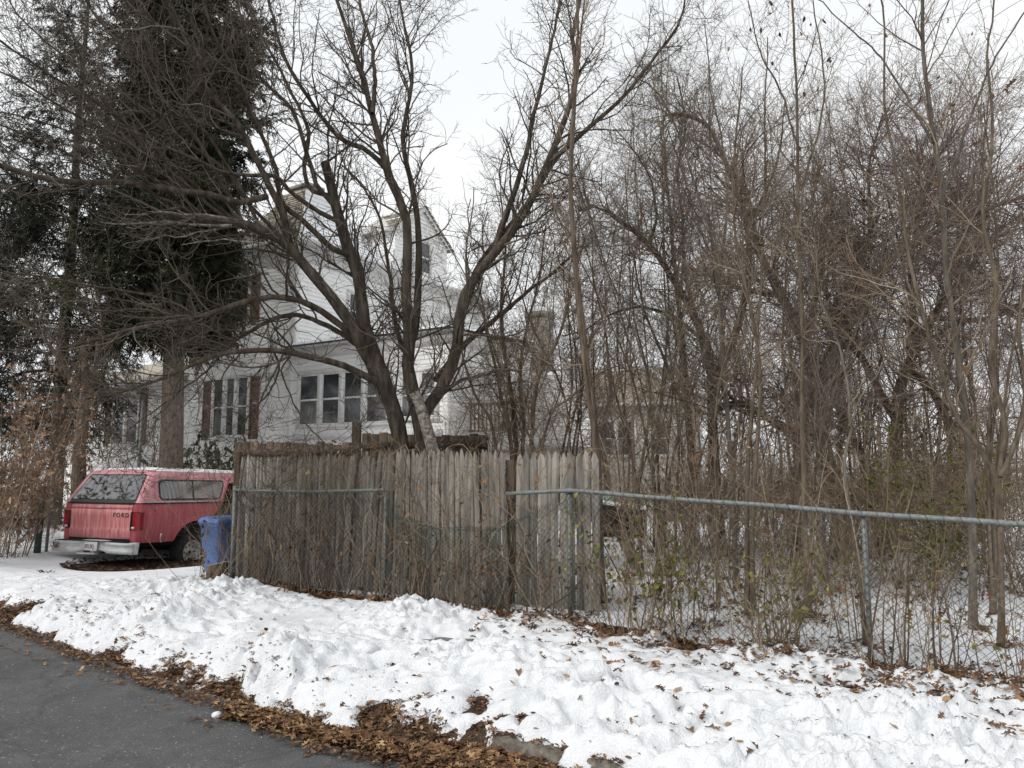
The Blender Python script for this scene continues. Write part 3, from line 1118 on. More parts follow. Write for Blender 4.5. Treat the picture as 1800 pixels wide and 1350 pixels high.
def text_mesh(body_, size, loc, rot, mat, name, parent, ext=0.003, spacing=1.0, sx=1.0):
    cu = bpy.data.curves.new("lettering", "FONT")
    cu.body = body_
    cu.size = size
    cu.extrude = ext
    cu.space_character = spacing
    cu.offset = size * 0.012
    tmp = bpy.data.objects.new("lettering_curve", cu)
    COL.objects.link(tmp)
    bpy.context.view_layer.update()
    dg = bpy.context.evaluated_depsgraph_get()
    me = bpy.data.meshes.new_from_object(tmp.evaluated_get(dg))
    COL.objects.unlink(tmp)
    bpy.data.objects.remove(tmp)
    me.name = name
    me.materials.clear()
    me.materials.append(MATS[mat])
    o = bpy.data.objects.new(name, me)
    COL.objects.link(o)
    o.parent = parent
    o.location = loc
    o.rotation_euler = rot
    o.scale = (sx, 1, 1)
    return o


text_mesh("FORD", 0.115, (0.315, -0.013, 0.965), (PI / 2, 0, 0), "letter_black", "lettering", tg, 0.003, 1.45, 1.0)

# tail lights
for s_ in (1, -1):
    mb = MB()
    V = []
    for z in np.linspace(0.745, 1.055, 8):
        V.append([(s_ * 0.765, 0.0, z), (s_ * 0.80, -0.022, z), (s_ * 0.87, -0.026, z), (s_ * 0.925, -0.012, z), (s_ * 0.962, 0.03, z), (s_ * 0.972, 0.075, z)])
    V = np.array(V)
    mb.grid(V)
    mb.add(V[0], [tuple(range(6))])
    mb.add(V[-1], [tuple(range(6))])
    tl = mb.build("tail_light", "tail_red", truck, smooth=False)
    mb = MB()
    mb.box(min(s_ * 0.79, s_ * 0.865), max(s_ * 0.79, s_ * 0.865), -0.031, -0.02, 0.757, 0.80)
    mb.build("reverse_lens", "lamp_white", tl)
    mb = MB()
    x0_, x1_ = sorted((s_ * 0.755, s_ * 0.768))
    mb.box(x0_, x1_, -0.028, 0.01, 0.742, 1.06)
    x0_, x1_ = sorted((s_ * 0.755, s_ * 0.93))
    mb.box(x0_, x1_, -0.024, 0.01, 1.056, 1.066)
    mb.build("bezel", "black_trim", tl)

# step bumper with dropped centre
mb = MB()
prof = [(0.0, 0.525), (-0.10, 0.525), (-0.155, 0.515), (-0.16, 0.475), (-0.148, 0.465), (-0.148, 0.40), (-0.16, 0.39), (-0.158, 0.325), (-0.14, 0.315), (-0.05, 0.315)]
V = []
for x in [-0.99, -0.975, -0.7, -0.45, -0.36, -0.24, -0.14, -0.13, 0.02, 0.13, 0.16, 0.28, 0.40, 0.7, 0.975, 0.99]:
    ax_ = abs(x)
    dip = sstep(0.42, 0.2, ax_)
    row = []
    for (y, z) in prof:
        zz_ = z + (0.025 * dip if z > 0.45 else 0.045 * dip if z < 0.36 else 0)
        yy_ = y + (0.05 * dip if y < -0.09 else 0)
        if ax_ > 0.98:
            yy_ = y * 0.5
        row.append((x, yy_, zz_ - 0.0))
    V.append(row)
V = np.array(V, float)
mb.grid(V)
mb.add(V[0], [tuple(range(len(prof)))])
mb.add(V[-1], [tuple(range(len(prof)))])
bump_o = mb.build("rear_bumper", "bumper_metal", truck)
mb = MB()
mb.bbox(-0.30, 0.10, -0.19, -0.05, 0.29, 0.315, 0.008)
mb.bbox(-0.05, 0.05, -0.12, 0.1, 0.32, 0.36, 0.008)
mb.build("hitch_step", "bumper_metal", bump_o)
mb = MB()
mb.box(-0.86, 0.86, -0.148, -0.01, 0.526, 0.536)
mb.build("step_pad", "black_trim", bump_o)
mb = MB()
mb.bbox(-0.165, 0.145, -0.152, -0.145, 0.36, 0.515, 0.003)
pl = mb.build("licence_plate", "plate_white", truck)
text_mesh("8913KJ", 0.105, (-0.155, -0.1535, 0.40), (PI / 2, 0, 0), "plate_ink", "lettering", pl, 0.0008, 1.0, 0.74)

# cap (hard roof), pillars and windows
b0 = 0.93   # half width at belt
cap = MB()
zB_, zT_ = 1.225, 1.815
rearB, rearT = -0.0, 0.36
rows = []
for (z, hw, yr) in ((zB_, 0.935, rearB), (1.30, 0.925, 0.045), (1.45, 0.90, 0.14), (1.6, 0.87, 0.235), (1.72, 0.845, 0.315), (1.775, 0.82, 0.36), (zT_, 0.77, 0.43)):
    rows.append((z, hw, yr))


def cap_side_front(z):
    return 2.06 + (z - zB_) * 0.62


for s_ in (1, -1):
    V = []
    for (z, hw, yr) in rows:
        yf = cap_side_front(min(z, 1.70)) if z < 1.70 else 2.95 - 0.1 * (z - 1.70)
        ys_ = np.concatenate([[yr, yr + 0.015, yr + 0.05], np.linspace(yr + 0.1, yf, 12)])
        row = []
        for y in ys_:
            k = max(0, 1 - (y - yr) / 0.05)
            row.append((s_ * (hw - 0.05 * k**2), y, z))
        V.append(row)
    V = np.array(V)
    cap.grid(V)
# roof
V = []
for y in np.concatenate([[0.40, 0.43, 0.5], np.linspace(0.6, 2.9, 12), [2.98]]):
    sag_ = 0.03
    drop = 0.04 if y < 0.42 or y > 2.95 else 0
    V.append([(x, y, zT_ + sag_ * (1 - (x / 0.77) ** 2) - drop) for x in np.linspace(-0.775, 0.775, 12)])
cap.grid(np.array(V))
# rear face: header and pillars around the glass
def rear_pt(x, z):
    y = np.interp(z, [r_[0] for r_ in rows], [r_[2] for r_ in rows]) - 0.003
    return (x, float(y), z)
def rear_strip(x00, x01, x10, x11, z0_, z1_, n=6):
    V = []
    for k in range(n):
        u = k / (n - 1)
        z = z0_ + (z1_ - z0_) * u
        V.append([rear_pt(x00 + (x10 - x00) * u, z), rear_pt(x01 + (x11 - x01) * u, z)])
    cap.grid(np.array(V))
rear_strip(-0.89, -0.80, -0.775, -0.70, zB_, 1.76)
rear_strip(0.80, 0.89, 0.70, 0.775, zB_, 1.76)
rear_strip(-0.79, 0.79, -0.775, 0.775, 1.74, 1.812)
# A pillars and windshield frame
for s_ in (1, -1):
    cap.tube([(s_ * 0.80, 2.93, 1.77), (s_ * 0.90, 3.42, 1.14)], 0.04, 6)
cap.build("roof_shell", "paint_cap", truck, smooth=False)
# belt seam
mb = MB()
for s_ in (1, -1):
    x0_, x1_ = sorted((s_ * 0.90, s_ * 0.955))
    mb.box(x0_, x1_, 0.06, 2.02, 1.205, 1.228)
mb.box(-0.86, 0.86, -0.012, 0.03, 1.205, 1.228)
mb.build("belt_seam", "black_trim", truck)
mb = MB()
for s_ in (1, -1):
    x0_, x1_ = sorted((s_ * 0.935, s_ * 0.962))
    mb.box(x0_, x1_, 0.10, 2.0, 1.23, 1.246)
mb.build("belt_moulding", "lamp_white", truck)


def rrect(x0, x1, z0, z1, r, n=6, lean=0.0):
    pts = []
    for cx_, cz_, a0 in ((x1 - r, z0 + r, -PI / 2), (x1 - r, z1 - r, 0), (x0 + r, z1 - r, PI / 2), (x0 + r, z0 + r, PI)):
        for k in range(n + 1):
            a = a0 + PI / 2 * k / n
            pts.append((cx_ + r * math.cos(a), cz_ + r * math.sin(a)))
    return pts


def pane(pts2, f, name, mat, parent, depth):
    """window pane: outline in 2-D mapped onto the shell by f"""
    mb = MB()
    v = [f(a, b, depth) for a, b in pts2]
    mb.add(v, [tuple(range(len(v)))])
    return mb.build(name, mat, parent)


def f_rear(x, z, d):
    y = np.interp(z, [r_[0] for r_ in rows], [r_[2] for r_ in rows])
    return (x, float(y) - d, z)


wtr = lambda z: 0.825 - 0.115 * (z - 1.235) / 0.5
out_ = rrect(-1, 1, 1.222, 1.752, 0.06)
in_ = rrect(-0.965, 0.965, 1.285, 1.728, 0.05)
rw = pane([(x * wtr(z), z) for x, z in out_], f_rear, "rear_window", "black_trim", truck, 0.010)
pane([(x * wtr(z), z) for x, z in in_], f_rear, "glass", "car_glass", rw, 0.014)


def f_side(s_):
    def f(y, z, d):
        hw = np.interp(z, [r_[0] for r_ in rows], [r_[1] for r_ in rows])
        return (s_ * (float(hw) + d), y, z)
    return f


for s_ in (1, -1):
    o_ = rrect(0.43, 2.10, 1.27, 1.66, 0.10)
    o_ = [(y + max(0, (z - 1.4)) * 0.3 * (y > 1.5) - (y > 1.9) * max(0, (1.45 - z)) * 0.4, z) for y, z in o_]
    sw = pane(o_ if s_ > 0 else o_[::-1], f_side(s_), "side_window", "black_trim", truck, 0.006)
    i_ = rrect(0.465, 2.06, 1.30, 1.63, 0.08)
    i_ = [(y + max(0, (z - 1.4)) * 0.3 * (y > 1.5) - (y > 1.9) * max(0, (1.45 - z)) * 0.4, z) for y, z in i_]
    pane(i_ if s_ > 0 else i_[::-1], f_side(s_), "glass", "car_glass", sw, 0.010)
    mb = MB()
    v = [f_side(s_)(a, b, 0.014) for a, b in ((1.26, 1.285), (1.30, 1.285), (1.30, 1.65), (1.26, 1.65))]
    mb.add(v, [(0, 1, 2, 3)])
    mb.build("divider", "black_trim", sw)
    # recess line round the window: raised pressing
    mb = MB()
    ln = [f_side(s_)(a, b, 0.004) for a, b in rrect(0.33, 2.0, 1.255, 1.70, 0.13) if a < 1.99]
    mb.tube(np.array(ln), 0.006, 4)
    mb.build("pressing_line", "paint_cap", truck)
# slanted red door-pillar edge
for s_ in (1, -1):
    mb = MB()
    V = []
    for z in np.linspace(0.93, 1.72, 8):
        y = door_edge(z) if z < 1.21 else cap_side_front(z)
        hw = sidex(z) if z < 1.21 else np.interp(z, [r_[0] for r_ in rows], [r_[1] for r_ in rows])
        V.append([(s_ * (hw + 0.004), y - 0.035, z), (s_ * (hw + 0.006), y + 0.015, z), (s_ * (hw - 0.08), y + 0.03, z)])
    mb.grid(np.array(V))
    mb.build("door_pillar", "paint_side", truck)
# windshield
mb = MB()
mb.quad((-0.78, 2.96, 1.76), (0.78, 2.96, 1.76), (0.88, 3.42, 1.16), (-0.88, 3.42, 1.16))
mb.build("windshield", "car_glass", truck)
for s_ in (1, -1):
    mb = MB()
    mb.revolve([(0, 0.0), (0.1, 0.005), (0.1, -0.02)], 20, axis="y", c=(s_ * 0.7, 4.61, 0.86))
    mb.build("headlight", "lamp_white", truck)
mb = MB()
mb.bbox(-0.52, 0.52, 4.595, 4.62, 0.74, 0.98, 0.01)
mb.build("grille", "black_trim", truck)
mb = MB()
mb.bbox(-0.97, 0.97, 4.60, 4.76, 0.42, 0.58, 0.03)
mb.build("front_bumper", "bumper_metal", truck)


def wheel(x, y, s_, flat):
    rz = 0.355
    mb = MB()
    prof = [(0.20, -0.10), (0.225, -0.115), (0.30, -0.125), (0.345, -0.105), (0.36, -0.07), (0.36, 0.07), (0.345, 0.105), (0.30, 0.125), (0.225, 0.115), (0.20, 0.10)]
    mb.revolve([(r_, h) for r_, h in prof], 36, axis="x")
    for v in mb.v:   # squash the flat tyre where it meets the ground
        low = v[:, 2] < -0.24
        v[low, 2] = -0.24 + (v[low, 2] + 0.24) * (0.25 if flat else 1)
        v[low, 0] *= 1.2
    t = mb.build("wheel", "rubber", truck, smooth=True)
    t.location = (x, y, 0.26 if flat else rz)
    mb = MB()
    rp = [(0.0, 0.055), (0.05, 0.06), (0.055, 0.035), (0.10, 0.02), (0.13, 0.045), (0.165, 0.03), (0.18, 0.05), (0.205, 0.105), (0.225, 0.118), (0.228, 0.10), (0.20, 0.06), (0.19, -0.08)]
    mb.revolve([(r_, h * s_) for r_, h in rp], 36, axis="x")
    rim = mb.build("rim", "rim_metal", t, smooth=True)
    for k in range(8):
        mb = MB()
        a = 2 * PI * k / 8
        c = np.array([s_ * 0.047, 0.132 * math.cos(a), 0.132 * math.sin(a)])
        pts = [c + np.array([0, 0.02 * math.cos(b), 0.02 * math.sin(b)]) for b in np.linspace(0, 2 * PI, 10, endpoint=False)]
        mb.add(pts, [tuple(range(10))])
        mb.build("hand_hole", "black_trim", t)
    mb = MB()
    mb.revolve([(0.0, 0.075 * s_), (0.03, 0.07 * s_), (0.036, 0.04 * s_)], 16, axis="x")
    mb.build("hub_cap", "black_trim", t)
for s_ in (1, -1):
    wheel(s_ * 0.83, YA, s_, True)
    wheel(s_ * 0.83, YA2, s_, True)
# rust bite in front of the arch: torn pale edge
mb = MB()
V = []
for u in np.linspace(0, 1, 9):
    z = 0.50 + 0.16 * u
    V.append([(0.962 + 0.012 * math.sin(PI * u), 0.50 - 0.03 * math.sin(2.2 * u) + RNG.normal(0, .004), z), (0.966 + 0.012 * math.sin(PI * u), 0.53 - 0.05 * math.sin(PI * u) + 0.05 * u * 0, z)])
mb.grid(np.array(V))
mb.build("torn_metal_edge", "bumper_metal", truck)
# snow lying on the roof
mb = MB()
gx, gy = np.linspace(-0.74, 0.74, 30), np.linspace(0.62, 2.85, 44)
Xg, Yg = np.meshgrid(gx, gy, indexing="ij")
edge = np.minimum(np.minimum(0.74 - np.abs(Xg), Yg - 0.62), 2.85 - Yg)
Zg = zT_ + 0.03 * (1 - (Xg / 0.77) ** 2) - 0.006 + 0.05 * np.clip(edge / 0.1, 0, 1) ** 0.5 + (vnoise(Xg, Yg, 0.2, 2) - 0.5) * 0.03 * np.clip(edge / 0.05, 0, 1)
mb.grid(np.stack([Xg, Yg, Zg], -1))
mb.build("roof_snow", "snow", truck, smooth=True)

# ================================================================== small things round the truck
mat_noise("bin_blue", [(0.25, (0.07, 0.14, 0.34)), (0.5, (0.085, 0.165, 0.385)), (0.8, (0.12, 0.2, 0.42))], 5, 6, 0.55, spec=0.35)
mat_plain("bin_dark", (0.02, 0.03, 0.06), 0.7)
bp_ = P(395, 900, 11.0)
bz = float(ground_z(bp_[0], bp_[1]))
binn = thing("wheelie_bin", "blue plastic wheelie bin wedged between the red truck and the fence post", "bin", (bp_[0], bp_[1], bz), -0.55)
binn.scale = (0.82, 0.82, 0.93)
H_ = 0.90
mb = MB()
rings = []
for z, w_, d_ in ((0.06, 0.19, 0.21), (0.10, 0.21, 0.23), (0.45, 0.225, 0.26), (0.46, 0.245, 0.28), (0.80, 0.262, 0.305), (0.805, 0.282, 0.325), (0.85, 0.285, 0.33)):
    rr_ = rrect(-w_, w_, -d_, d_, 0.05, 4)
    rings.append([(x, y, z * H_ / 0.9) for x, y in rr_])
V = np.array(rings)
V = np.concatenate([V, V[:, :1]], 1)
mb.grid(V)
mb.add(V[0, :-1], [tuple(range(V.shape[1] - 1))])
mb.build("tub", "bin_blue", binn, smooth=False)
mb = MB()
rings = []
for z, k in ((0.852, 1.03), (0.875, 1.04), (0.90, 1.0), (0.93, 0.9), (0.945, 0.6), (0.947, 0.05)):
    rings.append([(x * k, y * k, z * H_ / 0.9) for x, y in rrect(-0.285, 0.285, -0.34, 0.34, 0.06, 4)])
V = np.array(rings)
V = np.concatenate([V, V[:, :1]], 1)
mb.grid(V)
mb.build("lid", "bin_blue", binn, smooth=False)
mb = MB()
mb.tube([(-0.24, 0.37, 0.84), (0.24, 0.37, 0.84)], 0.016, 8)
for s_ in (-1, 1):
    mb.bbox(s_ * 0.22 - 0.02, s_ * 0.22 + 0.02, 0.3, 0.39, 0.80, 0.87, 0.008)
mb.build("handle", "bin_dark", binn)
mb = MB()
mb.bbox(-0.20, -0.13, -0.352, -0.32, 0.76, 0.83, 0.012)
mb.build("latch", "bin_dark", binn)
for s_ in (-1, 1):
    mb = MB()
    mb.revolve([(0, -0.025), (0.09, -0.025), (0.1, -0.015), (0.1, 0.015), (0.09, 0.025), (0, 0.025)], 18, axis="x", c=(s_ * 0.25, 0.22, 0.10))
    mb.build("wheel", "rubber", binn)

sp_ = G(381, 1027, 0.04)
st = thing("cut_log", "short weathered log standing on end in front of the blue bin", "log", sp_)
mb = MB()
prof = []
for z in (-0.1, 0.0, 0.1, 0.2, 0.28):
    prof.append([(0.135 * (1 + 0.08 * vnoise(3 * math.cos(a), 3 * math.sin(a), 0.6, 2) + 0.02 * RNG.normal()) * math.cos(a), 0.135 * (1 + 0.1 * vnoise(3 * math.cos(a), 3 * math.sin(a), 0.6, 4)) * math.sin(a), z + (0.03 * math.cos(a) if z > 0.2 else 0)) for a in np.linspace(0, 2 * PI, 25)])
mb.grid(np.array(prof))
mb.build("bark", "bark_brown", st)
mb = MB()
mb.add([(p[0] * 0.97, p[1] * 0.97, p[2]) for p in prof[-1][:-1]], [tuple(range(24))], 0.7)
mb.build("cut_face", "old_wood", st)
sp_ = G(397, 1034, 0.04)
st = thing("stone", "small grey stone at the foot of the chain-link end post", "stone", sp_)
mb = MB()
mb.revolve([(0.001, -0.06), (0.05, -0.05), (0.075, 0.0), (0.07, 0.06), (0.045, 0.10), (0.001, 0.115)], 12)
mb.v[0] *= 1 + 0.12 * RNG.normal(size=mb.v[0].shape) * 0.5
mb.build("rock", "kerb_stone", st, smooth=True)

# plank lying under the bumper
a_, b_ = G(112, 984, -0.12), G(182, 979, -0.12)
pk = thing("sunken_board", "dark brown thick board half sunk in snow under the truck bumper", "board", (a_ + b_) / 2)
mb = MB()
d_ = norm((b_ - a_) * np.array([1, 1, 0]))
nn_ = np.array([-d_[1], d_[0], 0])
V = []
for u in np.linspace(0, 1, 10):
    c = a_ + (b_ - a_) * u * 1.15 - nn_ * 0.12 * math.sin(u * 2.4)
    V.append([c + np.array([0, 0, -0.10]), c + np.array([0, 0, 0.13 - 0.05 * u]), c + nn_ * 0.1 + np.array([0, 0, 0.13 - 0.05 * u])])
mb.grid(np.array(V), 0.1)
mb.build("board", "old_wood_brown", pk, off=pk.location)

# green wire fence and posts beside the truck
gf = thing("wire_fence", "dark green wire fence with a grey post beside the rear of the truck", "fence", G(70, 976, 0.0))
ga, gb = G(-40, 992, 0.0), G(104, 968, -0.05)
mb = MB()
wires(mb, ga, gb, 0.0, float(np.linalg.norm((gb - ga)[:2])), 0.0, lambda s: 1.13, pitch=0.035, r=0.0026, off=0.0, bulge=0.03)
mb.build("wire_mesh", "wire_green", gf, off=gf.location)
for px, py, top, r_, mt in ((64, 978, 1.28, 0.06, "wire_green"), (80, 976, 1.55, 0.028, "galvanised")):
    p = G(px, py, -0.03)
    mb = MB()
    mb.tube([(p[0], p[1], -0.2), (p[0] + 0.02, p[1], 0.6), (p[0] + 0.03, p[1], top)], r_, 12)
    mb.build("post", mt, gf, smooth=True, off=gf.location)
# tall thin grey pole near the house corner
pp = P(243, 800, 17.0)
po = thing("metal_pole", "tall slim grey metal pole standing before the shuttered window on the far wing", "pole", (pp[0], pp[1], 0))
mb = MB()
mb.tube([(0, 0, -0.2), (0.02, 0, 1.5), (0.05, 0, P(246, 700, 17.0)[2])], 0.04, 10)
mb.revolve([(0.0, 0.03), (0.035, 0.02), (0.046, 0.0), (0.046, -0.04)], 12, c=(0.05, 0, P(246, 700, 17.0)[2]))
mb.build("shaft", "galvanised", po, smooth=True)

# ================================================================== things in the yard
mat_noise("dark_wood", [(0.3, (0.02, 0.014, 0.01)), (0.6, (0.055, 0.038, 0.027)), (0.8, (0.10, 0.075, 0.055))], 12, 6, 0.9, (1, 1, 0.4), tint=True)
mat_plain("pale_green", (0.36, 0.48, 0.40), 0.6)
hp = P(1092, 935, 15.8)
hz = float(ground_z(hp[0], hp[1]))
hut = thing("wooden_hutch", "dark low wooden hutch with snow on its sloping lid beyond the fence", "hutch", (hp[0], hp[1], hz), -0.25)
mb = MB()
mb.box(-0.50, -0.46, -0.3, 0.3, 0.08, 0.74)
mb.box(0.46, 0.50, -0.3, 0.3, 0.08, 0.60)
mb.box(-0.46, 0.46, 0.26, 0.30, 0.08, 0.62)
mb.box(-0.46, 0.46, -0.28, 0.26, 0.08, 0.12)
mb.box(-0.46, 0.05, -0.30, -0.27, 0.12, 0.66, 0.6)
mb.box(0.02, 0.07, -0.28, 0.2, 0.12, 0.62)
mb.build("box", "dark_wood", hut)
for x in (-0.47, 0.47):
    for y in (-0.27, 0.27):
        mb = MB()
        mb.box(x - 0.03, x + 0.03, y - 0.028, y + 0.028, -0.15, 0.08)
        mb.build("leg", "dark_wood", hut)
mb = MB()
V = [(x, y, 0.755 - 0.15 * (x + 0.56) / 1.12 + dz) for dz in (0, 0.025) for y in (-0.36, 0.34) for x in (-0.56, 0.56)]
mb.add(V, BOXF)
mb.build("lid", "dark_wood", hut)
mb = MB()
gx, gy = np.linspace(-0.55, 0.55, 14), np.linspace(-0.35, 0.33, 9)
Xg, Yg = np.meshgrid(gx, gy, indexing="ij")
ed = np.minimum(0.55 - np.abs(Xg), np.minimum(Yg + 0.35, 0.33 - Yg))
mb.grid(np.stack([Xg, Yg, 0.776 - 0.15 * (Xg + 0.56) / 1.12 + 0.05 * np.clip(ed / 0.08, 0, 1) ** 0.5], -1))
mb.build("lid_snow", "snow", hut, smooth=True)
bx_ = P(1066, 888, 16.3)
tb = thing("storage_tub", "pale green tub behind the snowy lid of the hutch", "tub", (bx_[0], bx_[1], hz))
mb = MB()
rings = []
for z, k in ((0.0, 0.75), (0.72, 0.95), (0.8, 1.0), (0.92, 1.0), (0.98, 0.93), (1.0, 0.5), (1.0, 0.02)):
    rings.append([(x * k, y * k, z) for x, y in rrect(-0.24, 0.24, -0.2, 0.2, 0.05, 4)])
V = np.array(rings)
V = np.concatenate([V, V[:, :1]], 1)
mb.grid(V)
mb.build("shell", "pale_green", tb)

a_, b_ = G(1124, 1010, 0.15), P(1083, 925, 11.0)
lg = thing("leaning_log", "short brown log leaning in the snow before the hutch", "log", a_)
mb = MB()
mb.tube(catmull([a_ + np.array([0.03, 0, -0.05]), (a_ + b_) / 2 + np.array([0.02, 0, 0.0]), b_], 12), np.linspace(0.095, 0.075, 12), 12)
mb.build("bark", "bark_brown", lg, smooth=True, off=lg.location)

for k, (px, py, Y_, hh) in enumerate(((1193, 905, 20.0, 1.05),)):
    p = P(px, py, Y_)
    z0_ = float(ground_z(p[0], p[1]))
    sp = thing("brick_heap", "stack of pale blocks capped with snow among the brambles", "heap", (p[0], p[1], z0_))
    mb = MB()
    for r_ in range(7):
        for c in range(3):
            x = (c - 1) * 0.23 + RNG.normal(0, 0.02) + (0.08 if r_ % 2 else 0)
            mb.bbox(x - 0.105, x + 0.105, -0.12, 0.12, r_ * 0.15 + 0.0, r_ * 0.15 + 0.13, 0.012, float(RNG.random()))
    mb.build("bricks", "old_wood_brown", sp)
    mb = MB()
    for r_ in range(2, 7):
        for c in range(3):
            x = (c - 1) * 0.23 + (0.08 if r_ % 2 else 0)
            mb.bbox(x - 0.10, x + 0.10, -0.15, 0.1, r_ * 0.15 + 0.13, r_ * 0.15 + 0.149, 0.008)
    struct(mb.build("snow_crust", "snow", sp), "stuff")

mat_plain("red_paint", (0.30, 0.016, 0.03), 0.5)
p = P(1717, 880, 14.5)
rp_ = thing("red_post", "thin red upright post half hidden in the thicket beyond the fence", "post", (p[0], p[1], 0.1))
mb = MB()
mb.bbox(-0.03, 0.03, -0.03, 0.03, -0.1, P(1717, 806, 14.5)[2] - 0.1, 0.006)
mb.build("shaft", "red_paint", rp_)

# ================================================================== HOUSE
mat_noise("siding_white", [(0.2, (0.72, 0.705, 0.68)), (0.5, (0.86, 0.855, 0.84)), (0.75, (0.90, 0.897, 0.89))], 3.5, 7, 0.6, (1, 1, 2.5), spec=0.3)
mat_noise("trim_white", [(0.3, (0.68, 0.67, 0.65)), (0.7, (0.84, 0.83, 0.81))], 6, 5, 0.6, spec=0.3)
mat_noise("shutter_brown", [(0.3, (0.13, 0.078, 0.05)), (0.7, (0.24, 0.15, 0.1))], 12, 5, 0.7)
mat_plain("window_glass", (0.035, 0.04, 0.043), 0.08, spec=0.8, var=0.0)
mat_noise("curtain", [(0.35, (0.16, 0.16, 0.155)), (0.65, (0.36, 0.36, 0.35))], 5, 3, 0.9, (14, 14, 0.4))
mat_noise("shingle_beige", [(0.3, (0.27, 0.25, 0.205)), (0.55, (0.38, 0.355, 0.30)), (0.75, (0.46, 0.435, 0.375))], 7, 7, 0.9, tint=True)
mat_noise("shingle_brown", [(0.3, (0.22, 0.185, 0.145)), (0.6, (0.34, 0.295, 0.235)), (0.8, (0.43, 0.38, 0.31))], 7, 7, 0.9, tint=True)


def mat_brick(name, c1, c2, mortar, sc=1.0):
    m, nt, b = _nodes(name)
    tc = nt.nodes.new("ShaderNodeTexCoord")
    mp = nt.nodes.new("ShaderNodeMapping")
    mp.inputs["Rotation"].default_value = (PI / 2, 0, 0)
    nt.links.new(tc.outputs["Object"], mp.inputs["Vector"])
    bt = nt.nodes.new("ShaderNodeTexBrick")
    bt.inputs["Color1"].default_value = (*c1, 1)
    bt.inputs["Color2"].default_value = (*c2, 1)
    bt.inputs["Mortar"].default_value = (*mortar, 1)
    bt.inputs["Scale"].default_value = 5.0 * sc
    bt.inputs["Mortar Size"].default_value = 0.018
    nt.links.new(mp.outputs["Vector"], bt.inputs["Vector"])
    nt.links.new(mixc(nt, 0.4, bt.outputs["Color"], ramp(nt, noise(nt, 8, 5), [(0.3, (0.6, 0.6, 0.6)), (0.7, (1.2, 1.2, 1.2))]).outputs["Color"], "MULTIPLY"), b.inputs["Base Color"])
    b.inputs["Roughness"].default_value = 0.9
    MATS[name] = m


mat_brick("brick_red", (0.25, 0.2, 0.175), (0.34, 0.285, 0.255), (0.38, 0.36, 0.34))

HA = math.atan2(-0.53, 0.85)
Cc = P(515, 700, 20.0)
house = thing("white_house", "white clapboard house with brown shutters, steep shingled tower roof and a one-storey sunroom", "house", (Cc[0], Cc[1], 0), HA)


def siding(mb, p0, p1, z0, z1, out, course=0.115, proud=0.02):
    """clapboard wall between two plan points, lapped boards leaning out at the bottom"""
    p0, p1, out = np.asarray(p0, float), np.asarray(p1, float), np.asarray(out, float)
    n = max(1, int(round((z1 - z0) / course)))
    hh = (z1 - z0) / n
    for k in range(n):
        a, b = z0 + k * hh, z0 + (k + 1) * hh
        q0, q1 = p0 + out * proud, p1 + out * proud
        mb.quad((*q0, a), (*q1, a), (*p1, b), (*p0, b), float(RNG.random()))
        mb.quad((*p0, a), (*p1, a), (*q1, a), (*q0, a))


def wall(parent, name, p0, p1, z0, z1, out, m="siding_white", course=0.115):
    mb = MB()
    siding(mb, p0, p1, z0, z1, out, course)
    return mb.build(name, m, parent)


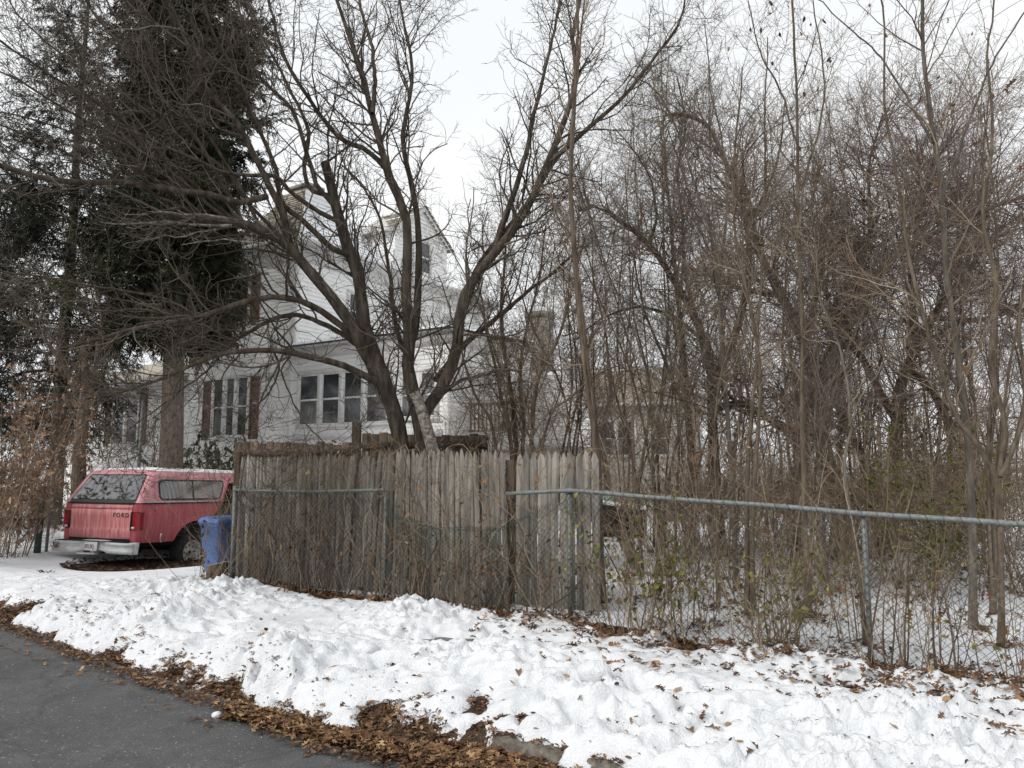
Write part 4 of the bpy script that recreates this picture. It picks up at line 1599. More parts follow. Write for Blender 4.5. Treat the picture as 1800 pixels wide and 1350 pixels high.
def window(parent, o, a, n, u0, u1, z0, z1, sashes=1, shutters=None, curtain=False, shut_w=0.36, muntin=True):
    """framed sash window(s); o,a,n: wall frame (2-D); the frame stands proud of the boards"""
    o = np.array([o[0], o[1], 0.0])
    a = np.array([a[0], a[1], 0.0])
    n = np.array([n[0], n[1], 0.0])
    mb = MB()
    fw = 0.085
    w = (u1 - u0) / sashes
    mb.obox(o, a, n, u0 - fw, u1 + fw, 0.0, 0.055, z1, z1 + fw)
    mb.obox(o, a, n, u0 - fw - 0.03, u1 + fw + 0.03, 0.0, 0.085, z0 - 0.06, z0)
    for k in range(sashes + 1):
        h = fw if k in (0, sashes) else 0.065
        c = u0 + w * k
        mb.obox(o, a, n, c - (fw if k == 0 else 0 if k == sashes else h), c + (0 if k == 0 else fw if k == sashes else h), 0.0, 0.052, z0, z1)
    zm = (z0 + z1) / 2
    for k in range(sashes):
        l, r_ = u0 + w * k + (0.066 if k else 0.0), u0 + w * (k + 1) - (0.066 if k < sashes - 1 else 0.0)
        mb.obox(o, a, n, l, r_, 0.0, 0.045, zm - 0.025, zm + 0.025)
        for x_ in (l, r_ - 0.04):
            mb.obox(o, a, n, x_, x_ + 0.04, 0.0, 0.042, z0, zm - 0.025)
            mb.obox(o, a, n, x_, x_ + 0.04, 0.0, 0.042, zm + 0.025, z1)
        mb.obox(o, a, n, l + 0.04, r_ - 0.04, 0.0, 0.042, z0, z0 + 0.05)
        mb.obox(o, a, n, l + 0.04, r_ - 0.04, 0.0, 0.042, z1 - 0.04, z1)
    wn = mb.build("window", "trim_white", parent)
    for k in range(sashes):
        l, r_ = u0 + w * k + (0.066 if k else 0.0), u0 + w * (k + 1) - (0.066 if k < sashes - 1 else 0.0)
        mb = MB()
        c0 = o + n * 0.028
        z_up = np.array([0, 0, 1.0])
        mb.quad(c0 + a * (l + 0.02) + z_up * (z0 + 0.02), c0 + a * (r_ - 0.02) + z_up * (z0 + 0.02), c0 + a * (r_ - 0.02) + z_up * (z1 - 0.02), c0 + a * (l + 0.02) + z_up * (z1 - 0.02))
        mb.build("pane", "curtain_glass" if curtain and RNG.random() < 0.8 else "window_glass", wn)
    if shutters:
        for sgn in shutters:
            mb = MB()
            c = (u0 - fw - 0.02 - shut_w) if sgn < 0 else (u1 + fw + 0.02)
            zb_, zt_ = z0 - 0.08, z1 + 0.08
            mb.obox(o, a, n, c, c + 0.05, 0.022, 0.06, zb_, zt_)
            mb.obox(o, a, n, c + shut_w - 0.05, c + shut_w, 0.022, 0.06, zb_, zt_)
            for z in (zb_, zm - 0.04, zt_ - 0.08):
                mb.obox(o, a, n, c + 0.05, c + shut_w - 0.05, 0.022, 0.058, z, z + 0.08)
            zc = zb_ + 0.09
            while zc < zt_ - 0.12:
                if abs(zc - zm + 0.02) > 0.07:
                    mb.obox(o, a, n, c + 0.05, c + shut_w - 0.05, 0.024, 0.046, zc, zc + 0.035)
                zc += 0.05
            mb.build("shutter", "shutter_brown", parent)
    return wn


def mat_curtain_glass():
    m, nt, b = _nodes("curtain_glass")
    tc = nt.nodes.new("ShaderNodeTexCoord")
    f = noise(nt, 2.2, 4, 0.6, stretch=(9, 9, 0.5))
    f2 = noise(nt, 1.1, 3)
    c = ramp(nt, f, [(0.3, (0.08, 0.083, 0.083)), (0.6, (0.21, 0.215, 0.21)), (0.75, (0.30, 0.305, 0.30))]).outputs["Color"]
    c = mixc(nt, ramp(nt, f2, [(0.42, (0, 0, 0)), (0.56, (1, 1, 1))]).outputs["Color"], (0.04, 0.043, 0.045), c)
    nt.links.new(c, b.inputs["Base Color"])
    b.inputs["Roughness"].default_value = 0.1
    b.inputs["Specular IOR Level"].default_value = 0.7
    MATS["curtain_glass"] = m


mat_curtain_glass()
zE = P(500, 432, 20.2)[2]        # main eave
z1E = P(600, 602, 19.0)[2]       # sunroom eave
# walls: front of tower and wing, right side, sunroom, dormer
wall(house, "wall", (-4.6, 0), (-0.09, 0), z1E - 0.6, zE - 0.1, (0, -1))
wall(house, "wall", (-12.5, 0), (-0.09, 0), 0.25, z1E - 0.6, (0, -1))
wall(house, "wall", (0, 0.09), (0, 9.5), 0.25, zE - 0.1, (1, 0))
wall(house, "wall", (-4.6, 9), (-4.6, 0), z1E - 0.7, zE - 0.1, (-1, 0))
wall(house, "wall", (0, 9.5), (-4.6, 9.5), 0.25, zE - 0.1, (0, 1))
wall(house, "wall", (-12.5, 8), (-12.5, 0), 0.25, z1E - 0.6, (-1, 0))
for (x, y) in ((0, 0),):
    mb = MB()
    mb.box(-0.11, 0.035, -0.035, 0.11, 0.2, zE - 0.1)
    mb.build("corner_board", "trim_white", house)
SX = 5.35
wall(house, "wall", (0.12, -0.12), (SX - 0.08, -0.12), 0.3, z1E - 0.32, (0, -1))
wall(house, "wall", (SX, -0.04), (SX, 3.6), 0.3, z1E - 0.32, (1, 0))
wall(house, "wall", (SX, 3.6), (0, 3.6), 0.3, z1E - 0.32, (0, 1))
for x in (0.06, SX - 0.04):
    mb = MB()
    mb.box(x - 0.07, x + 0.07, -0.155, -0.03, 0.3, z1E - 0.32)
    mb.build("corner_board", "trim_white", house)
# foundation
mb = MB()
mb.box(-12.3, -0.2, 0.05, 7.8, -0.3, 0.26)
mb.box(0.1, SX - 0.1, -0.05, 3.5, -0.3, 0.31)
mb.build("foundation", "kerb_stone", house)
# frieze + eave + gutter of the sunroom and its snowy shed roof
mb = MB()
mb.box(0.02, SX + 0.06, -0.17, 3.62, z1E - 0.34, z1E - 0.05)
mb.build("frieze", "trim_white", house)
mb = MB()
mb.box(-0.0, SX + 0.15, -0.30, 3.75, z1E - 0.05, z1E - 0.012)
mb.build("eave", "trim_white", house)
mb = MB()
mb.box(-0.0, SX + 0.17, -0.33, 3.76, z1E - 0.01, z1E + 0.02)
mb.build("gutter", "black_trim", house)
mb = MB()
Vn = 20
gx, gy = np.linspace(0.0, SX + 0.16, 30), np.linspace(-0.31, 3.75, 20)
Xg, Yg = np.meshgrid(gx, gy, indexing="ij")
ed = np.minimum(np.minimum(Yg + 0.31, SX + 0.16 - Xg), 3.75 - Yg)
mb.grid(np.stack([Xg, Yg, z1E + 0.022 + 0.10 * np.clip(ed / 0.15, 0, 1) ** 0.5 + 0.05 * np.clip(Yg, 0, 4) + 0.02 * vnoise(Xg, Yg, 0.6, 3) * np.clip(ed / 0.15, 0, 1)], -1))
mb.build("roof_snow", "snow", house, smooth=True)
# wing roof (hidden by the spruce for the most part)
mb = MB()
yr = 3.6
zl, zrg = z1E - 0.55, z1E + 0.9
V = [(-12.9, -0.4, zl), (-4.62, -0.4, zl), (-4.62, yr, zrg), (-12.9, yr, zrg), (-12.9, 8.2, zl), (-4.62, 8.2, zl)]
mb.add(V, [(0, 1, 2, 3), (3, 2, 5, 4), (0, 3, 4)])
mb.build("roof", "shingle_beige", house)
mb = MB()
mb.box(-12.9, -4.62, -0.42, -0.25, zl - 0.14, zl - 0.012)
mb.box(-4.6, -0.1, -0.06, -0.02, z1E - 0.68, z1E - 0.5)
mb.build("eave", "trim_white", house)
# main cornice with brackets
mb = MB()
mb.box(-5.05, 0.45, -0.45, 9.9, zE - 0.02, zE + 0.10)
mb.box(-4.85, 0.25, -0.25, 9.7, zE - 0.16, zE - 0.02)
mb.box(-4.68, 0.07, -0.07, 9.57, zE - 0.45, zE - 0.16)
co = mb.build("cornice", "trim_white", house)
# steep concave roof: shingles on the street and far slopes, snow on the right slope
TX, TY = -2.45, 2.45


def slope(p0, p1, top, mb, rows_=26, mat=None):
    """concave steep roof face from eave edge p0-p1 to a short top edge"""
    p0, p1 = np.array(p0, float), np.array(p1, float)
    t0, t1 = np.array(top[0], float), np.array(top[1], float)
    V = []
    for k in range(rows_ + 1):
        u = k / rows_
        s = u ** 1.0
        hgt = 0.25 * u + 0.75 * u ** 1.6     # concave: shallow at the eave, steep above
        inw = 1 - (1 - u) ** 1.5
        a = p0 + (t0 - p0) * np.array([inw, inw, u])
        b = p1 + (t1 - p1) * np.array([inw, inw, u])
        V.append((a, b))
    c = (np.array(p0) + p1) / 2
    outn = norm((c - (t0 + t1) / 2) * np.array([1, 1, 0]))
    for k in range(rows_):
        (a, b), (a2, b2) = V[k], V[k + 1]
        e = outn * 0.018 + np.array([0, 0, 0.012])
        nseg = 14
        for q_ in range(nseg):
            u0_, u1_ = q_ / nseg, (q_ + 1) / nseg
            mb.quad(a + (b - a) * u0_ + e, a + (b - a) * u1_ + e, a2 + (b2 - a2) * u1_, a2 + (b2 - a2) * u0_, float(RNG.random()))
        mb.quad(a, b, b + e, a + e, 0.2)


zR0, zR1 = zE + 0.10, P(525, 340, 23.0)[2]
E0, E1, E2, E3 = (-5.0, -0.40, zR0), (0.40, -0.40, zR0), (0.40, 5.3, zR0), (-5.0, 5.3, zR0)
hw_ = 0.55
Tp = [(TX - hw_, TY - hw_, zR1), (TX + hw_, TY - hw_, zR1), (TX + hw_, TY + hw_, zR1), (TX - hw_, TY + hw_, zR1)]
mb = MB()
slope(E0, E1, (Tp[0], Tp[1]), mb)
slope(E3, E0, (Tp[3], Tp[0]), mb)
slope(E2, E3, (Tp[2], Tp[3]), mb)
mb.add(Tp, [(0, 1, 2, 3)])
rf = mb.build("roof", "shingle_beige", house)
mb = MB()
slope(E1, E2, (Tp[1], Tp[2]), mb, rows_=14)
mb.build("roof_snow", "snow", house)
mb = MB()
mb.box(TX - 0.4, TX + 0.4, TY - 0.3, TY + 0.3, zR1 - 0.4, zR1 + 0.22)
mb.box(TX - 0.46, TX + 0.46, TY - 0.36, TY + 0.36, zR1 + 0.22, zR1 + 0.33)
mb.build("chimney", "brick_red", house)
# low roof behind the tower with snow
mb = MB()
V = [(-5.0, 5.3, zR0 + 0.002), (0.42, 5.3, zR0 + 0.002), (0.42, 9.9, zR0 + 0.002), (-5.0, 9.9, zR0 + 0.002), (-2.3, 5.3, zR0 + 0.9), (-2.3, 9.9, zR0 + 0.9)]
mb.add(V, [(0, 4, 5, 3), (1, 2, 5, 4), (0, 1, 4), (2, 3, 5)])
mb.build("roof_snow", "snow", house)
# gabled dormer block on the right side
dx0, dx1, dy0, dy1 = -1.55, 0.05, 3.95, 6.75
zdE, zdR = P(712, 402, 23.4)[2], P(752, 366, 24.5)[2]
wall(house, "wall", (dx0, dy0), (dx1 - 0.02, dy0), zE + 0.1, zdE, (0, -1))
mb = MB()
ym = (dy0 + dy1) / 2
siding(mb, (dx1, dy0), (dx1, dy1), zE - 0.3, zdE, (1, 0))
for k in range(8):
    z0_, z1_ = zdE + (zdR - zdE) * k / 8, zdE + (zdR - zdE) * (k + 1) / 8
    h0, h1 = (dy1 - dy0) / 2 * (1 - k / 8), (dy1 - dy0) / 2 * (1 - (k + 1) / 8)
    mb.quad((dx1 + 0.02, ym - h0, z0_), (dx1 + 0.02, ym + h0, z0_), (dx1, ym + h1, z1_), (dx1, ym - h1, z1_))
mb.build("wall", "siding_white", house)
wall(house, "wall", (dx0, dy1), (dx0, dy0), zE + 0.1, zdE, (-1, 0))
mb = MB()
for sgn, ye in ((-1, dy0 - 0.22), (1, dy1 + 0.22)):
    zlow_ = zdE - 0.10
    nrow = 11
    for k in range(nrow):
        u0_, u1_ = k / nrow, (k + 1) / nrow
        ya, yb = ye + (ym - ye) * u0_, ye + (ym - ye) * u1_
        za, zb_ = zlow_ + (zdR + 0.04 - zlow_) * u0_ + 0.02, zlow_ + (zdR + 0.04 - zlow_) * u1_
        for q_ in range(10):
            xa, xb = dx0 - 0.2 + (dx1 + 0.2 - dx0 + 0.2) * q_ / 10, dx0 - 0.2 + (dx1 + 0.2 - dx0 + 0.2) * (q_ + 1) / 10
            mb.quad((xa, ya, za), (xb, ya, za), (xb, yb, zb_), (xa, yb, zb_), float(RNG.random()))
mb.build("roof", "shingle_beige", house)
mb = MB()
for sgn, ye in ((-1, dy0 - 0.24), (1, dy1 + 0.24)):
    mb.add([(dx1 + 0.12, ye, zdE - 0.22), (dx1 + 0.12, ye, zdE - 0.09), (dx1 + 0.12, ym, zdR + 0.03), (dx1 + 0.12, ym, zdR - 0.12)], [(0, 1, 2, 3)])
mb.build("rake_board", "trim_white", house)
# windows
FR = ((0, 0), (1, 0), (0, -1))
window(house, *FR, -3.36, -1.82, P(405, 768, 21.4)[2], P(405, 664, 21.4)[2], 3, (-1, 1), True)
window(house, *FR, -8.55, -7.15, P(222, 780, 24.2)[2], P(222, 692, 24.2)[2], 2, (-1, 1))
window(house, *FR, -2.75, -1.95, P(425, 563, 21.2)[2], P(425, 492, 21.2)[2], 1, (-1, 1))
SR = ((0, 0), (0, 1), (1, 0))
window(house, *SR, 2.0, 2.75, P(612, 580, 22)[2], P(612, 518, 22)[2], 1)
window(house, *SR, 6.9, 7.7, P(780, 620, 25.8)[2], P(780, 560, 25.8)[2], 1)
window(house, (0.07, 0), (0, 1), (1, 0), ym - 0.4, ym + 0.4, zE + 0.35, zE + 1.45, 1)
window(house, (0, -0.12), (1, 0), (0, -1), 0.42, 3.52, P(610, 747, 19.0)[2], P(610, 655, 19.0)[2], 4, None, True)
window(house, (0, -0.12), (1, 0), (0, -1), 3.95, 5.0, P(775, 735, 17.6)[2], P(775, 655, 17.6)[2], 2, None, True)
# sill apron under the sunroom windows
mb = MB()
zs = P(610, 747, 19.0)[2]
mb.box(0.2, SX - 0.15, -0.19, -0.145, zs - 0.36, zs - 0.20)
mb.build("apron_board", "trim_white", house)
# rear wing and brick stack
RY0, RY1 = 9.55, 13.6
wall(house, "wall", (0.6, 9.6), (0.6, RY1), 0.3, 4.7, (1, 0))
wall(house, "wall", (0.05, 9.56), (0.6, 9.56), 0.3, 4.7, (0, -1))
mb = MB()
V = [(-3.6, 9.52, 4.72), (0.95, 9.52, 4.72), (0.95, 13.9, 4.72), (-3.6, 13.9, 4.72), (-1.3, 9.52, 6.0), (-1.3, 13.9, 6.0)]
mb.add(V, [(0, 4, 5, 3), (1, 2, 5, 4), (0, 1, 4), (2, 3, 5)])
mb.build("roof", "shingle_beige", house)
mb = MB()
mb.box(0.63, 0.97, 9.5, 13.9, 4.60, 4.70)
mb.build("eave", "trim_white", house)
mb = MB()
for x in np.arange(10.2, 16.5, 2.1):
    pass
mb.box(0.65, 1.45, 11.3, 12.1, 0.0, P(962, 565, 30)[2])
mb.box(0.60, 1.50, 11.25, 12.15, P(962, 565, 30)[2], P(962, 556, 30)[2])
mb.build("chimney", "brick_red", house)
window(house, (0.6, 0), (0, 1), (1, 0), 10.0, 10.9, 2.3, 3.9, 1)
# back porch rail right of the sunroom
mb = MB()
mb.box(SX + 0.05, 7.2, 0.6, 3.4, 2.0, 2.15)
mb.build("porch_deck", "old_wood", house)
mb = MB()
zd, zt_ = P(825, 756, 17.5)[2], P(825, 712, 17.5)[2]
for x in np.arange(SX + 0.1, 7.2, 0.115):
    mb.box(x - 0.014, x + 0.014, 0.62, 0.65, zd, zt_)
mb.box(SX + 0.05, 7.25, 0.60, 0.67, zt_, zt_ + 0.05)
mb.box(SX + 0.05, 7.25, 0.605, 0.665, zd - 0.04, zd)
mb.build("porch_railing", "shutter_brown", house)
for x in (SX + 0.3, 7.1):
    mb = MB()
    mb.box(x - 0.06, x + 0.06, 0.7, 0.82, -0.2, 2.0)
    mb.build("porch_post", "trim_white", house)
wall(house, "wall", (SX + 0.1, 3.55), (7.2, 3.55), 2.15, 4.2, (0, -1))

# ---- neighbour house further back
NC = P(1075, 780, 32.0)
nh = thing("neighbour_house", "low tan house with brown roof edged in snow, seen through the branches", "house", (NC[0], NC[1], 0), math.radians(-20))
mat_noise("stucco_tan", [(0.3, (0.5, 0.47, 0.42)), (0.7, (0.66, 0.63, 0.575))], 4, 6, 0.9)
mb = MB()
for (p0, p1, o_) in (((-3.6, 0), (3.0, 0), (0, -1)), ((3.0, 0), (3.0, 7), (1, 0)), ((-3.6, 7), (-3.6, 0), (-1, 0)), ((3, 7), (-3.6, 7), (0, 1))):
    siding(mb, p0, p1, 0.1, 4.3, o_, 0.16)
mb.build("wall", "stucco_tan", nh)
mb = MB()
V = [(-4.1, -0.5, 4.25), (3.5, -0.5, 4.25), (3.5, 7.5, 4.25), (-4.1, 7.5, 4.25), (-1.8, 3.5, 6.2), (1.2, 3.5, 6.2)]
mb.add(V, [(0, 1, 5, 4), (1, 2, 5), (2, 3, 4, 5), (3, 0, 4)])
mb.build("roof", "shingle_brown", nh)
mb = MB()
mb.tube([(-4.1, -0.5, 4.27), (3.5, -0.5, 4.27)], 0.07, 6)
mb.tube([(3.5, -0.5, 4.27), (1.2, 3.5, 6.23)], 0.08, 6)
mb.tube([(-4.1, -0.5, 4.27), (-1.8, 3.5, 6.23)], 0.08, 6)
mb.tube([(-1.8, 3.5, 6.23), (1.2, 3.5, 6.23)], 0.09, 6)
mb.build("roof_snow", "snow", nh)
mb = MB()
V = [(-6.5, -2.0, 3.4), (-1.6, -2.0, 3.4), (-1.6, -0.2, 4.1), (-6.5, -0.2, 4.1)]
mb.add(V, [(0, 1, 2, 3)])
mb.build("porch_roof", "snow", nh)
mb = MB()
mb.box(-6.4, -1.7, -1.9, -0.2, 0.1, 3.3)
mb.build("porch", "stucco_tan", nh)
window(nh, (0, 0), (1, 0), (0, -1), -0.6, 1.0, 2.1, 3.6, 2)
window(nh, (0, -1.9), (1, 0), (0, -1), -5.0, -3.2, 1.7, 2.9, 2)
window(nh, (0, 0), (1, 0), (0, -1), 1.7, 2.5, 2.1, 3.6, 1)
# second roof beyond it
N2 = P(1090, 700, 44.0)
n2 = thing("distant_house", "brown gabled roof of a farther house above the tan house", "house", (N2[0], N2[1], 0), math.radians(-8))
mb = MB()
for (p0, p1, o_) in (((-5, 0), (4, 0), (0, -1)), ((4, 0), (4, 6), (1, 0)), ((-5, 6), (-5, 0), (-1, 0))):
    siding(mb, p0, p1, 0.1, 5.0, o_, 0.2)
mb.build("wall", "stucco_tan", n2)
mb = MB()
V = [(-5.3, -0.4, 5.0), (4.3, -0.4, 5.0), (4.3, 3, 7.9), (-5.3, 3, 7.9), (4.3, 6.4, 5.0), (-5.3, 6.4, 5.0)]
mb.add(V, [(0, 1, 2, 3), (3, 2, 4, 5)])
mb.build("roof", "shingle_brown", n2)
mb = MB()
mb.tube([(-5.3, 3, 7.93), (4.3, 3, 7.93)], 0.1, 6)
mb.tube([(4.3, -0.4, 5.0), (4.3, 3, 7.93)], 0.08, 6)
mb.build("roof_snow", "snow", n2)

# ================================================================== TREES
KL = 26


def limb(pts, Y0, Y1, r0, r1, wob=0.012, pw=0.9, k=KL):
    """smooth limb through directions pts at depths Y0..Y1; radius r0..r1"""
    m = len(pts)
    ds = np.concatenate([[0], np.cumsum(np.hypot(np.diff([p[0] for p in pts]), np.diff([p[1] for p in pts])))])
    u = ds / ds[-1]
    W = np.array([P(px, py, Y0 + (Y1 - Y0) * t) for (px, py), t in zip(pts, u)])
    Q = catmull(W, k)
    rr = np.linspace(0, 1, k) ** pw
    w = np.cumsum(RNG.normal(0, wob, (k, 3)), 0)
    w -= np.linspace(0, 1, k)[:, None] * w[-1] * 0.5
    Q = Q + w * 0.6
    return Q, r0 + (r1 - r0) * rr


def stack(ls):
    return np.stack([a for a, _ in ls]), np.stack([b for _, b in ls])


FEET = []


def make_tree(name, label, cat, limbs, base, bark, twig, levels, sides=9, group=None, leaves=None, trunk_name="trunk"):
    """limbs: list of (P,R); levels: list of grow() kwargs, applied in turn"""
    root = thing(name, label, cat, base, 0, group)
    Pn, R = stack(limbs)
    FEET.append((float(Pn[0, 0, 0]), float(Pn[0, 0, 1]), float(R[0, 0])))
    foot = Pn[:, 0, 2] < 0.25
    R = R.copy()
    R[foot, 0] *= 1.55
    R[foot, 1] *= 1.12
    mb = MB()
    # gentle bark irregularity
    add_tubes(mb, Pn, R * (1 + RNG.normal(0, 0.035, R.shape)), sides, np.full(len(Pn), 0.5))
    mb.build(trunk_name, bark, root, smooth=True, off=base)
    mb = MB()
    cur = (Pn, R)
    allp = []
    for li, kw in enumerate(levels):
        kw = dict(kw)
        src = cur if not kw.pop("all", False) else None
        if src is None:
            src = cur
        sd = kw.pop("sides", 3)
        Q, r_ = grow(src[0], src[1], **kw)
        add_tubes(mb, Q, r_, sd)
        allp.append((Q, r_))
        cur = (Q, r_)
    mb.build("crown", twig, root, off=base)
    if leaves:
        n, size, kind, lm, lev = leaves
        Q = allp[lev][0]
        sel = RNG.choice(len(Q), n)
        pos = Q[sel, RNG.integers(1, Q.shape[1], n)] + np.array([0, 0, -size * 0.35])
        mb = MB()
        leaves_at(mb, pos, size * (0.6 + 0.7 * RNG.random(n)), kind, droop=1.0)
        mb.build("leaves", lm, root, off=base)
    return root


# ---------------- the big multi-stemmed tree behind the stockade
YB = 9.9
limbs = [
    limb([(722, 1035), (708, 800), (683, 700), (647, 600), (636, 555), (628, 489), (613, 444), (594, 378), (582, 330), (573, 286)], 9.9, 9.6, 0.1353, 0.06),
    limb([(748, 1035), (745, 778), (732, 708), (722, 650), (724, 610), (728, 588), (718, 533), (720, 456), (719, 395), (700, 339), (681, 300), (653, 187), (640, 133), (617, 67), (588, -20)], 10.0, 9.2, 0.1230, 0.02),
    limb([(745, 1035), (742, 778), (752, 722), (774, 689), (800, 630), (806, 560), (818, 515), (840, 478), (872, 436), (907, 389), (942, 327), (969, 263), (993, 202), (1012, 134), (1006, 61), (1024, -20)], 10.0, 9.0, 0.1148, 0.02),
    limb([(676, 690), (640, 615), (622, 575), (580, 515), (533, 462), (502, 427), (444, 400), (391, 387), (330, 381), (292, 377)], 9.85, 8.6, 0.0861, 0.05),
    limb([(508, 430), (497, 385), (480, 347), (453, 289), (418, 222), (382, 187), (355, 151), (333, 89), (307, 31), (285, -25)], 9.2, 8.2, 0.0508, 0.02),
    limb([(655, 640), (623, 600), (580, 560), (533, 532), (490, 522), (452, 525), (418, 533), (347, 560), (267, 575), (178, 598), (90, 620)], 9.85, 7.6, 0.0533, 0.015),
    limb([(660, 625), (610, 590), (564, 568), (518, 553), (467, 568), (417, 596), (370, 625), (330, 640)], 9.85, 9.0, 0.0410, 0.018),
    limb([(690, 715), (660, 672), (638, 658), (596, 638), (549, 627), (494, 615), (436, 613), (378, 620), (319, 646), (250, 678), (170, 700)], 9.9, 7.8, 0.0574, 0.012),
    limb([(612, 445), (582, 436), (551, 409), (520, 380), (502, 373), (487, 345), (480, 307), (462, 255), (430, 190), (400, 120), (370, 60), (350, -10)], 9.6, 8.6, 0.0410, 0.014),
    limb([(613, 440), (600, 393), (573, 376), (533, 351), (500, 320), (489, 307), (440, 307), (390, 300), (330, 270), (250, 235), (160, 205)], 9.6, 8.0, 0.0369, 0.010),
    limb([(590, 365), (560, 330), (548, 300), (529, 240), (511, 191), (480, 160), (444, 107), (427, 27), (415, -20)], 9.6, 8.9, 0.0344, 0.012),
    limb([(585, 345), (545, 335), (533, 290), (540, 230), (505, 150), (470, 80), (440, 20), (425, -20)], 9.6, 9.9, 0.0328, 0.012),
    limb([(722, 600), (731, 556), (733, 422), (724, 333), (707, 249), (711, 200), (720, 133), (707, 44), (693, -20)], 10.0, 10.2, 0.0574, 0.015),
    limb([(700, 339), (672, 290), (640, 260), (600, 240), (570, 205), (530, 150), (500, 90), (480, 20), (470, -20)], 9.6, 9.0, 0.0410, 0.014),
    limb([(655, 200), (657, 140), (650, 80), (638, 20), (630, -20)], 9.3, 9.6, 0.0328, 0.016),
    limb([(806, 560), (833, 487), (850, 455), (895, 395), (926, 354), (963, 287), (998, 250), (1030, 220), (1091, 165), (1150, 90), (1189, 37), (1200, -10)], 9.8, 9.4, 0.0590, 0.012),
    limb([(870, 437), (905, 340), (926, 269), (938, 208), (957, 134), (975, 49), (987, -20)], 9.6, 9.9, 0.0451, 0.014),
    limb([(752, 724), (774, 695), (810, 672), (844, 662), (880, 652), (920, 650)], 9.95, 9.4, 0.0369, 0.016),
    limb([(765, 670), (786, 642), (815, 608), (844, 584), (883, 553), (930, 510), (970, 480), (1010, 440)], 9.9, 10.4, 0.0492, 0.014),
    limb([(724, 640), (700, 600), (690, 560), (682, 500), (676, 448), (665, 380), (640, 330), (600, 290)], 10.0, 10.6, 0.0369, 0.012),
    limb([(470, 345), (440, 352), (410, 357), (370, 345), (320, 340), (262, 330), (200, 322), (100, 318), (0, 290), (-60, 270)], 9.0, 7.4, 0.0410, 0.03),
    limb([(420, 395), (370, 350), (310, 300), (250, 240), (180, 190), (90, 130), (0, 70), (-40, 50)], 9.0, 7.6, 0.0279, 0.010),
    limb([(430, 398), (390, 330), (340, 240), (290, 180), (240, 110), (170, 30), (140, -20)], 9.0, 8.0, 0.0279, 0.010),
    limb([(400, 390), (330, 330), (240, 262), (140, 205), (50, 150), (-30, 110)], 8.9, 7.4, 0.0246, 0.009),
    limb([(350, 380), (270, 335), (190, 300), (110, 262), (20, 225), (-40, 200)], 8.8, 7.4, 0.0230, 0.009),
    limb([(460, 410), (420, 330), (385, 270), (330, 190), (255, 90), (200, 20), (180, -20)], 9.0, 8.6, 0.0246, 0.010),
    limb([(440, 405), (360, 355), (260, 290), (150, 240), (60, 210), (-40, 190)], 9.0, 8.3, 0.0213, 0.008),
    limb([(500, 425), (440, 360), (400, 300), (330, 250), (240, 180), (130, 110), (40, 30), (10, -20)], 9.2, 9.3, 0.0246, 0.009),
    limb([(350, 560), (280, 525), (190, 505), (90, 490), (0, 478), (-50, 470)], 8.6, 7.6, 0.0180, 0.008),
    limb([(330, 560), (250, 545), (160, 545), (80, 520), (0, 500)], 8.6, 8.0, 0.0164, 0.007),
    limb([(417, 596), (360, 655), (300, 700), (255, 735), (225, 760)], 9.0, 8.8, 0.0148, 0.006),
    limb([(480, 615), (490, 650), (475, 690), (430, 745), (440, 800)], 9.5, 8.9, 0.0148, 0.008),
    limb([(515, 625), (500, 660), (520, 720), (560, 770), (600, 800)], 9.5, 8.9, 0.0115, 0.007),
]
tb_ = P(735, 1035, YB)
tb_[2] = 0.1
make_tree("bare_tree", "large bare tree with several dark leaning trunks rising behind the stockade fence", "tree", limbs, tb_, "bark_dark", "twig_main", [
    dict(n=640, length=1.3, K=8, angle=(0.72, 0.25), up=0.06, curl=0.17, rratio=0.42, rmax=0.016, rmin=0.004, t0=0.28, sides=4, lenfall=0.25),
    dict(n=5000, length=0.62, K=7, angle=(0.85, 0.25), up=0.03, curl=0.26, rratio=0.65, rmax=0.008, rmin=0.0036, t0=0.12, lenfall=0.3),
    dict(n=15000, length=0.2, K=4, angle=(1.0, 0.25), up=0.04, curl=0.3, rratio=0.75, rmax=0.0042, rmin=0.0028, t0=0.1),
], sides=12)
# dead pale broken spurs stacked on the low limb: a part of nothing else, lodged in the fork
lod = thing("broken_branch", "pale snapped branch lodged on the low limb before the dark spruce", "branch", P(300, 380, 8.6))
mb = MB()
for a_, b_, r_ in (((402, 396), (172, 398), 0.022), ((396, 386), (215, 372), 0.015), ((380, 402), (230, 424), 0.011), ((470, 425), (330, 440), 0.014)):
    Y_ = 8.55
    pts = catmull([P(*a_, Y_), P((a_[0] + b_[0]) / 2, (a_[1] + b_[1]) / 2 - 6, Y_ - 0.1), P(*b_, Y_ - 0.25)], 10)
    pts = pts + np.cumsum(RNG.normal(0, 0.018, pts.shape), 0)
    mb.tube(pts, np.linspace(r_, r_ * 0.35, 10) * (1 + RNG.normal(0, 0.15, 10)), 7)
    q_, rr_ = grow(pts[None], np.linspace(r_, r_ * 0.4, 10)[None], 7, 0.45, K=5, angle=(0.5, 0.3), curl=0.2, rratio=0.4, rmin=0.003)
    add_tubes(mb, q_, rr_, 4)
mb.build("wood", "bark_birchy", lod, smooth=True, off=lod.location)
# stripped pale leaning stem between the two trunks
lb = thing("leaning_post", "pale peeling leaning post between the two dark trunks of the large bare tree", "post", P(765, 850, 9.4))
mb = MB()
mb.tube(catmull([P(778, 860, 9.4), P(755, 770, 9.45), P(738, 712, 9.5), P(728, 690, 9.5)], 12), np.linspace(0.085, 0.07, 12), 12)
mb.build("shaft", "bark_birchy", lb, smooth=True, off=lb.location)

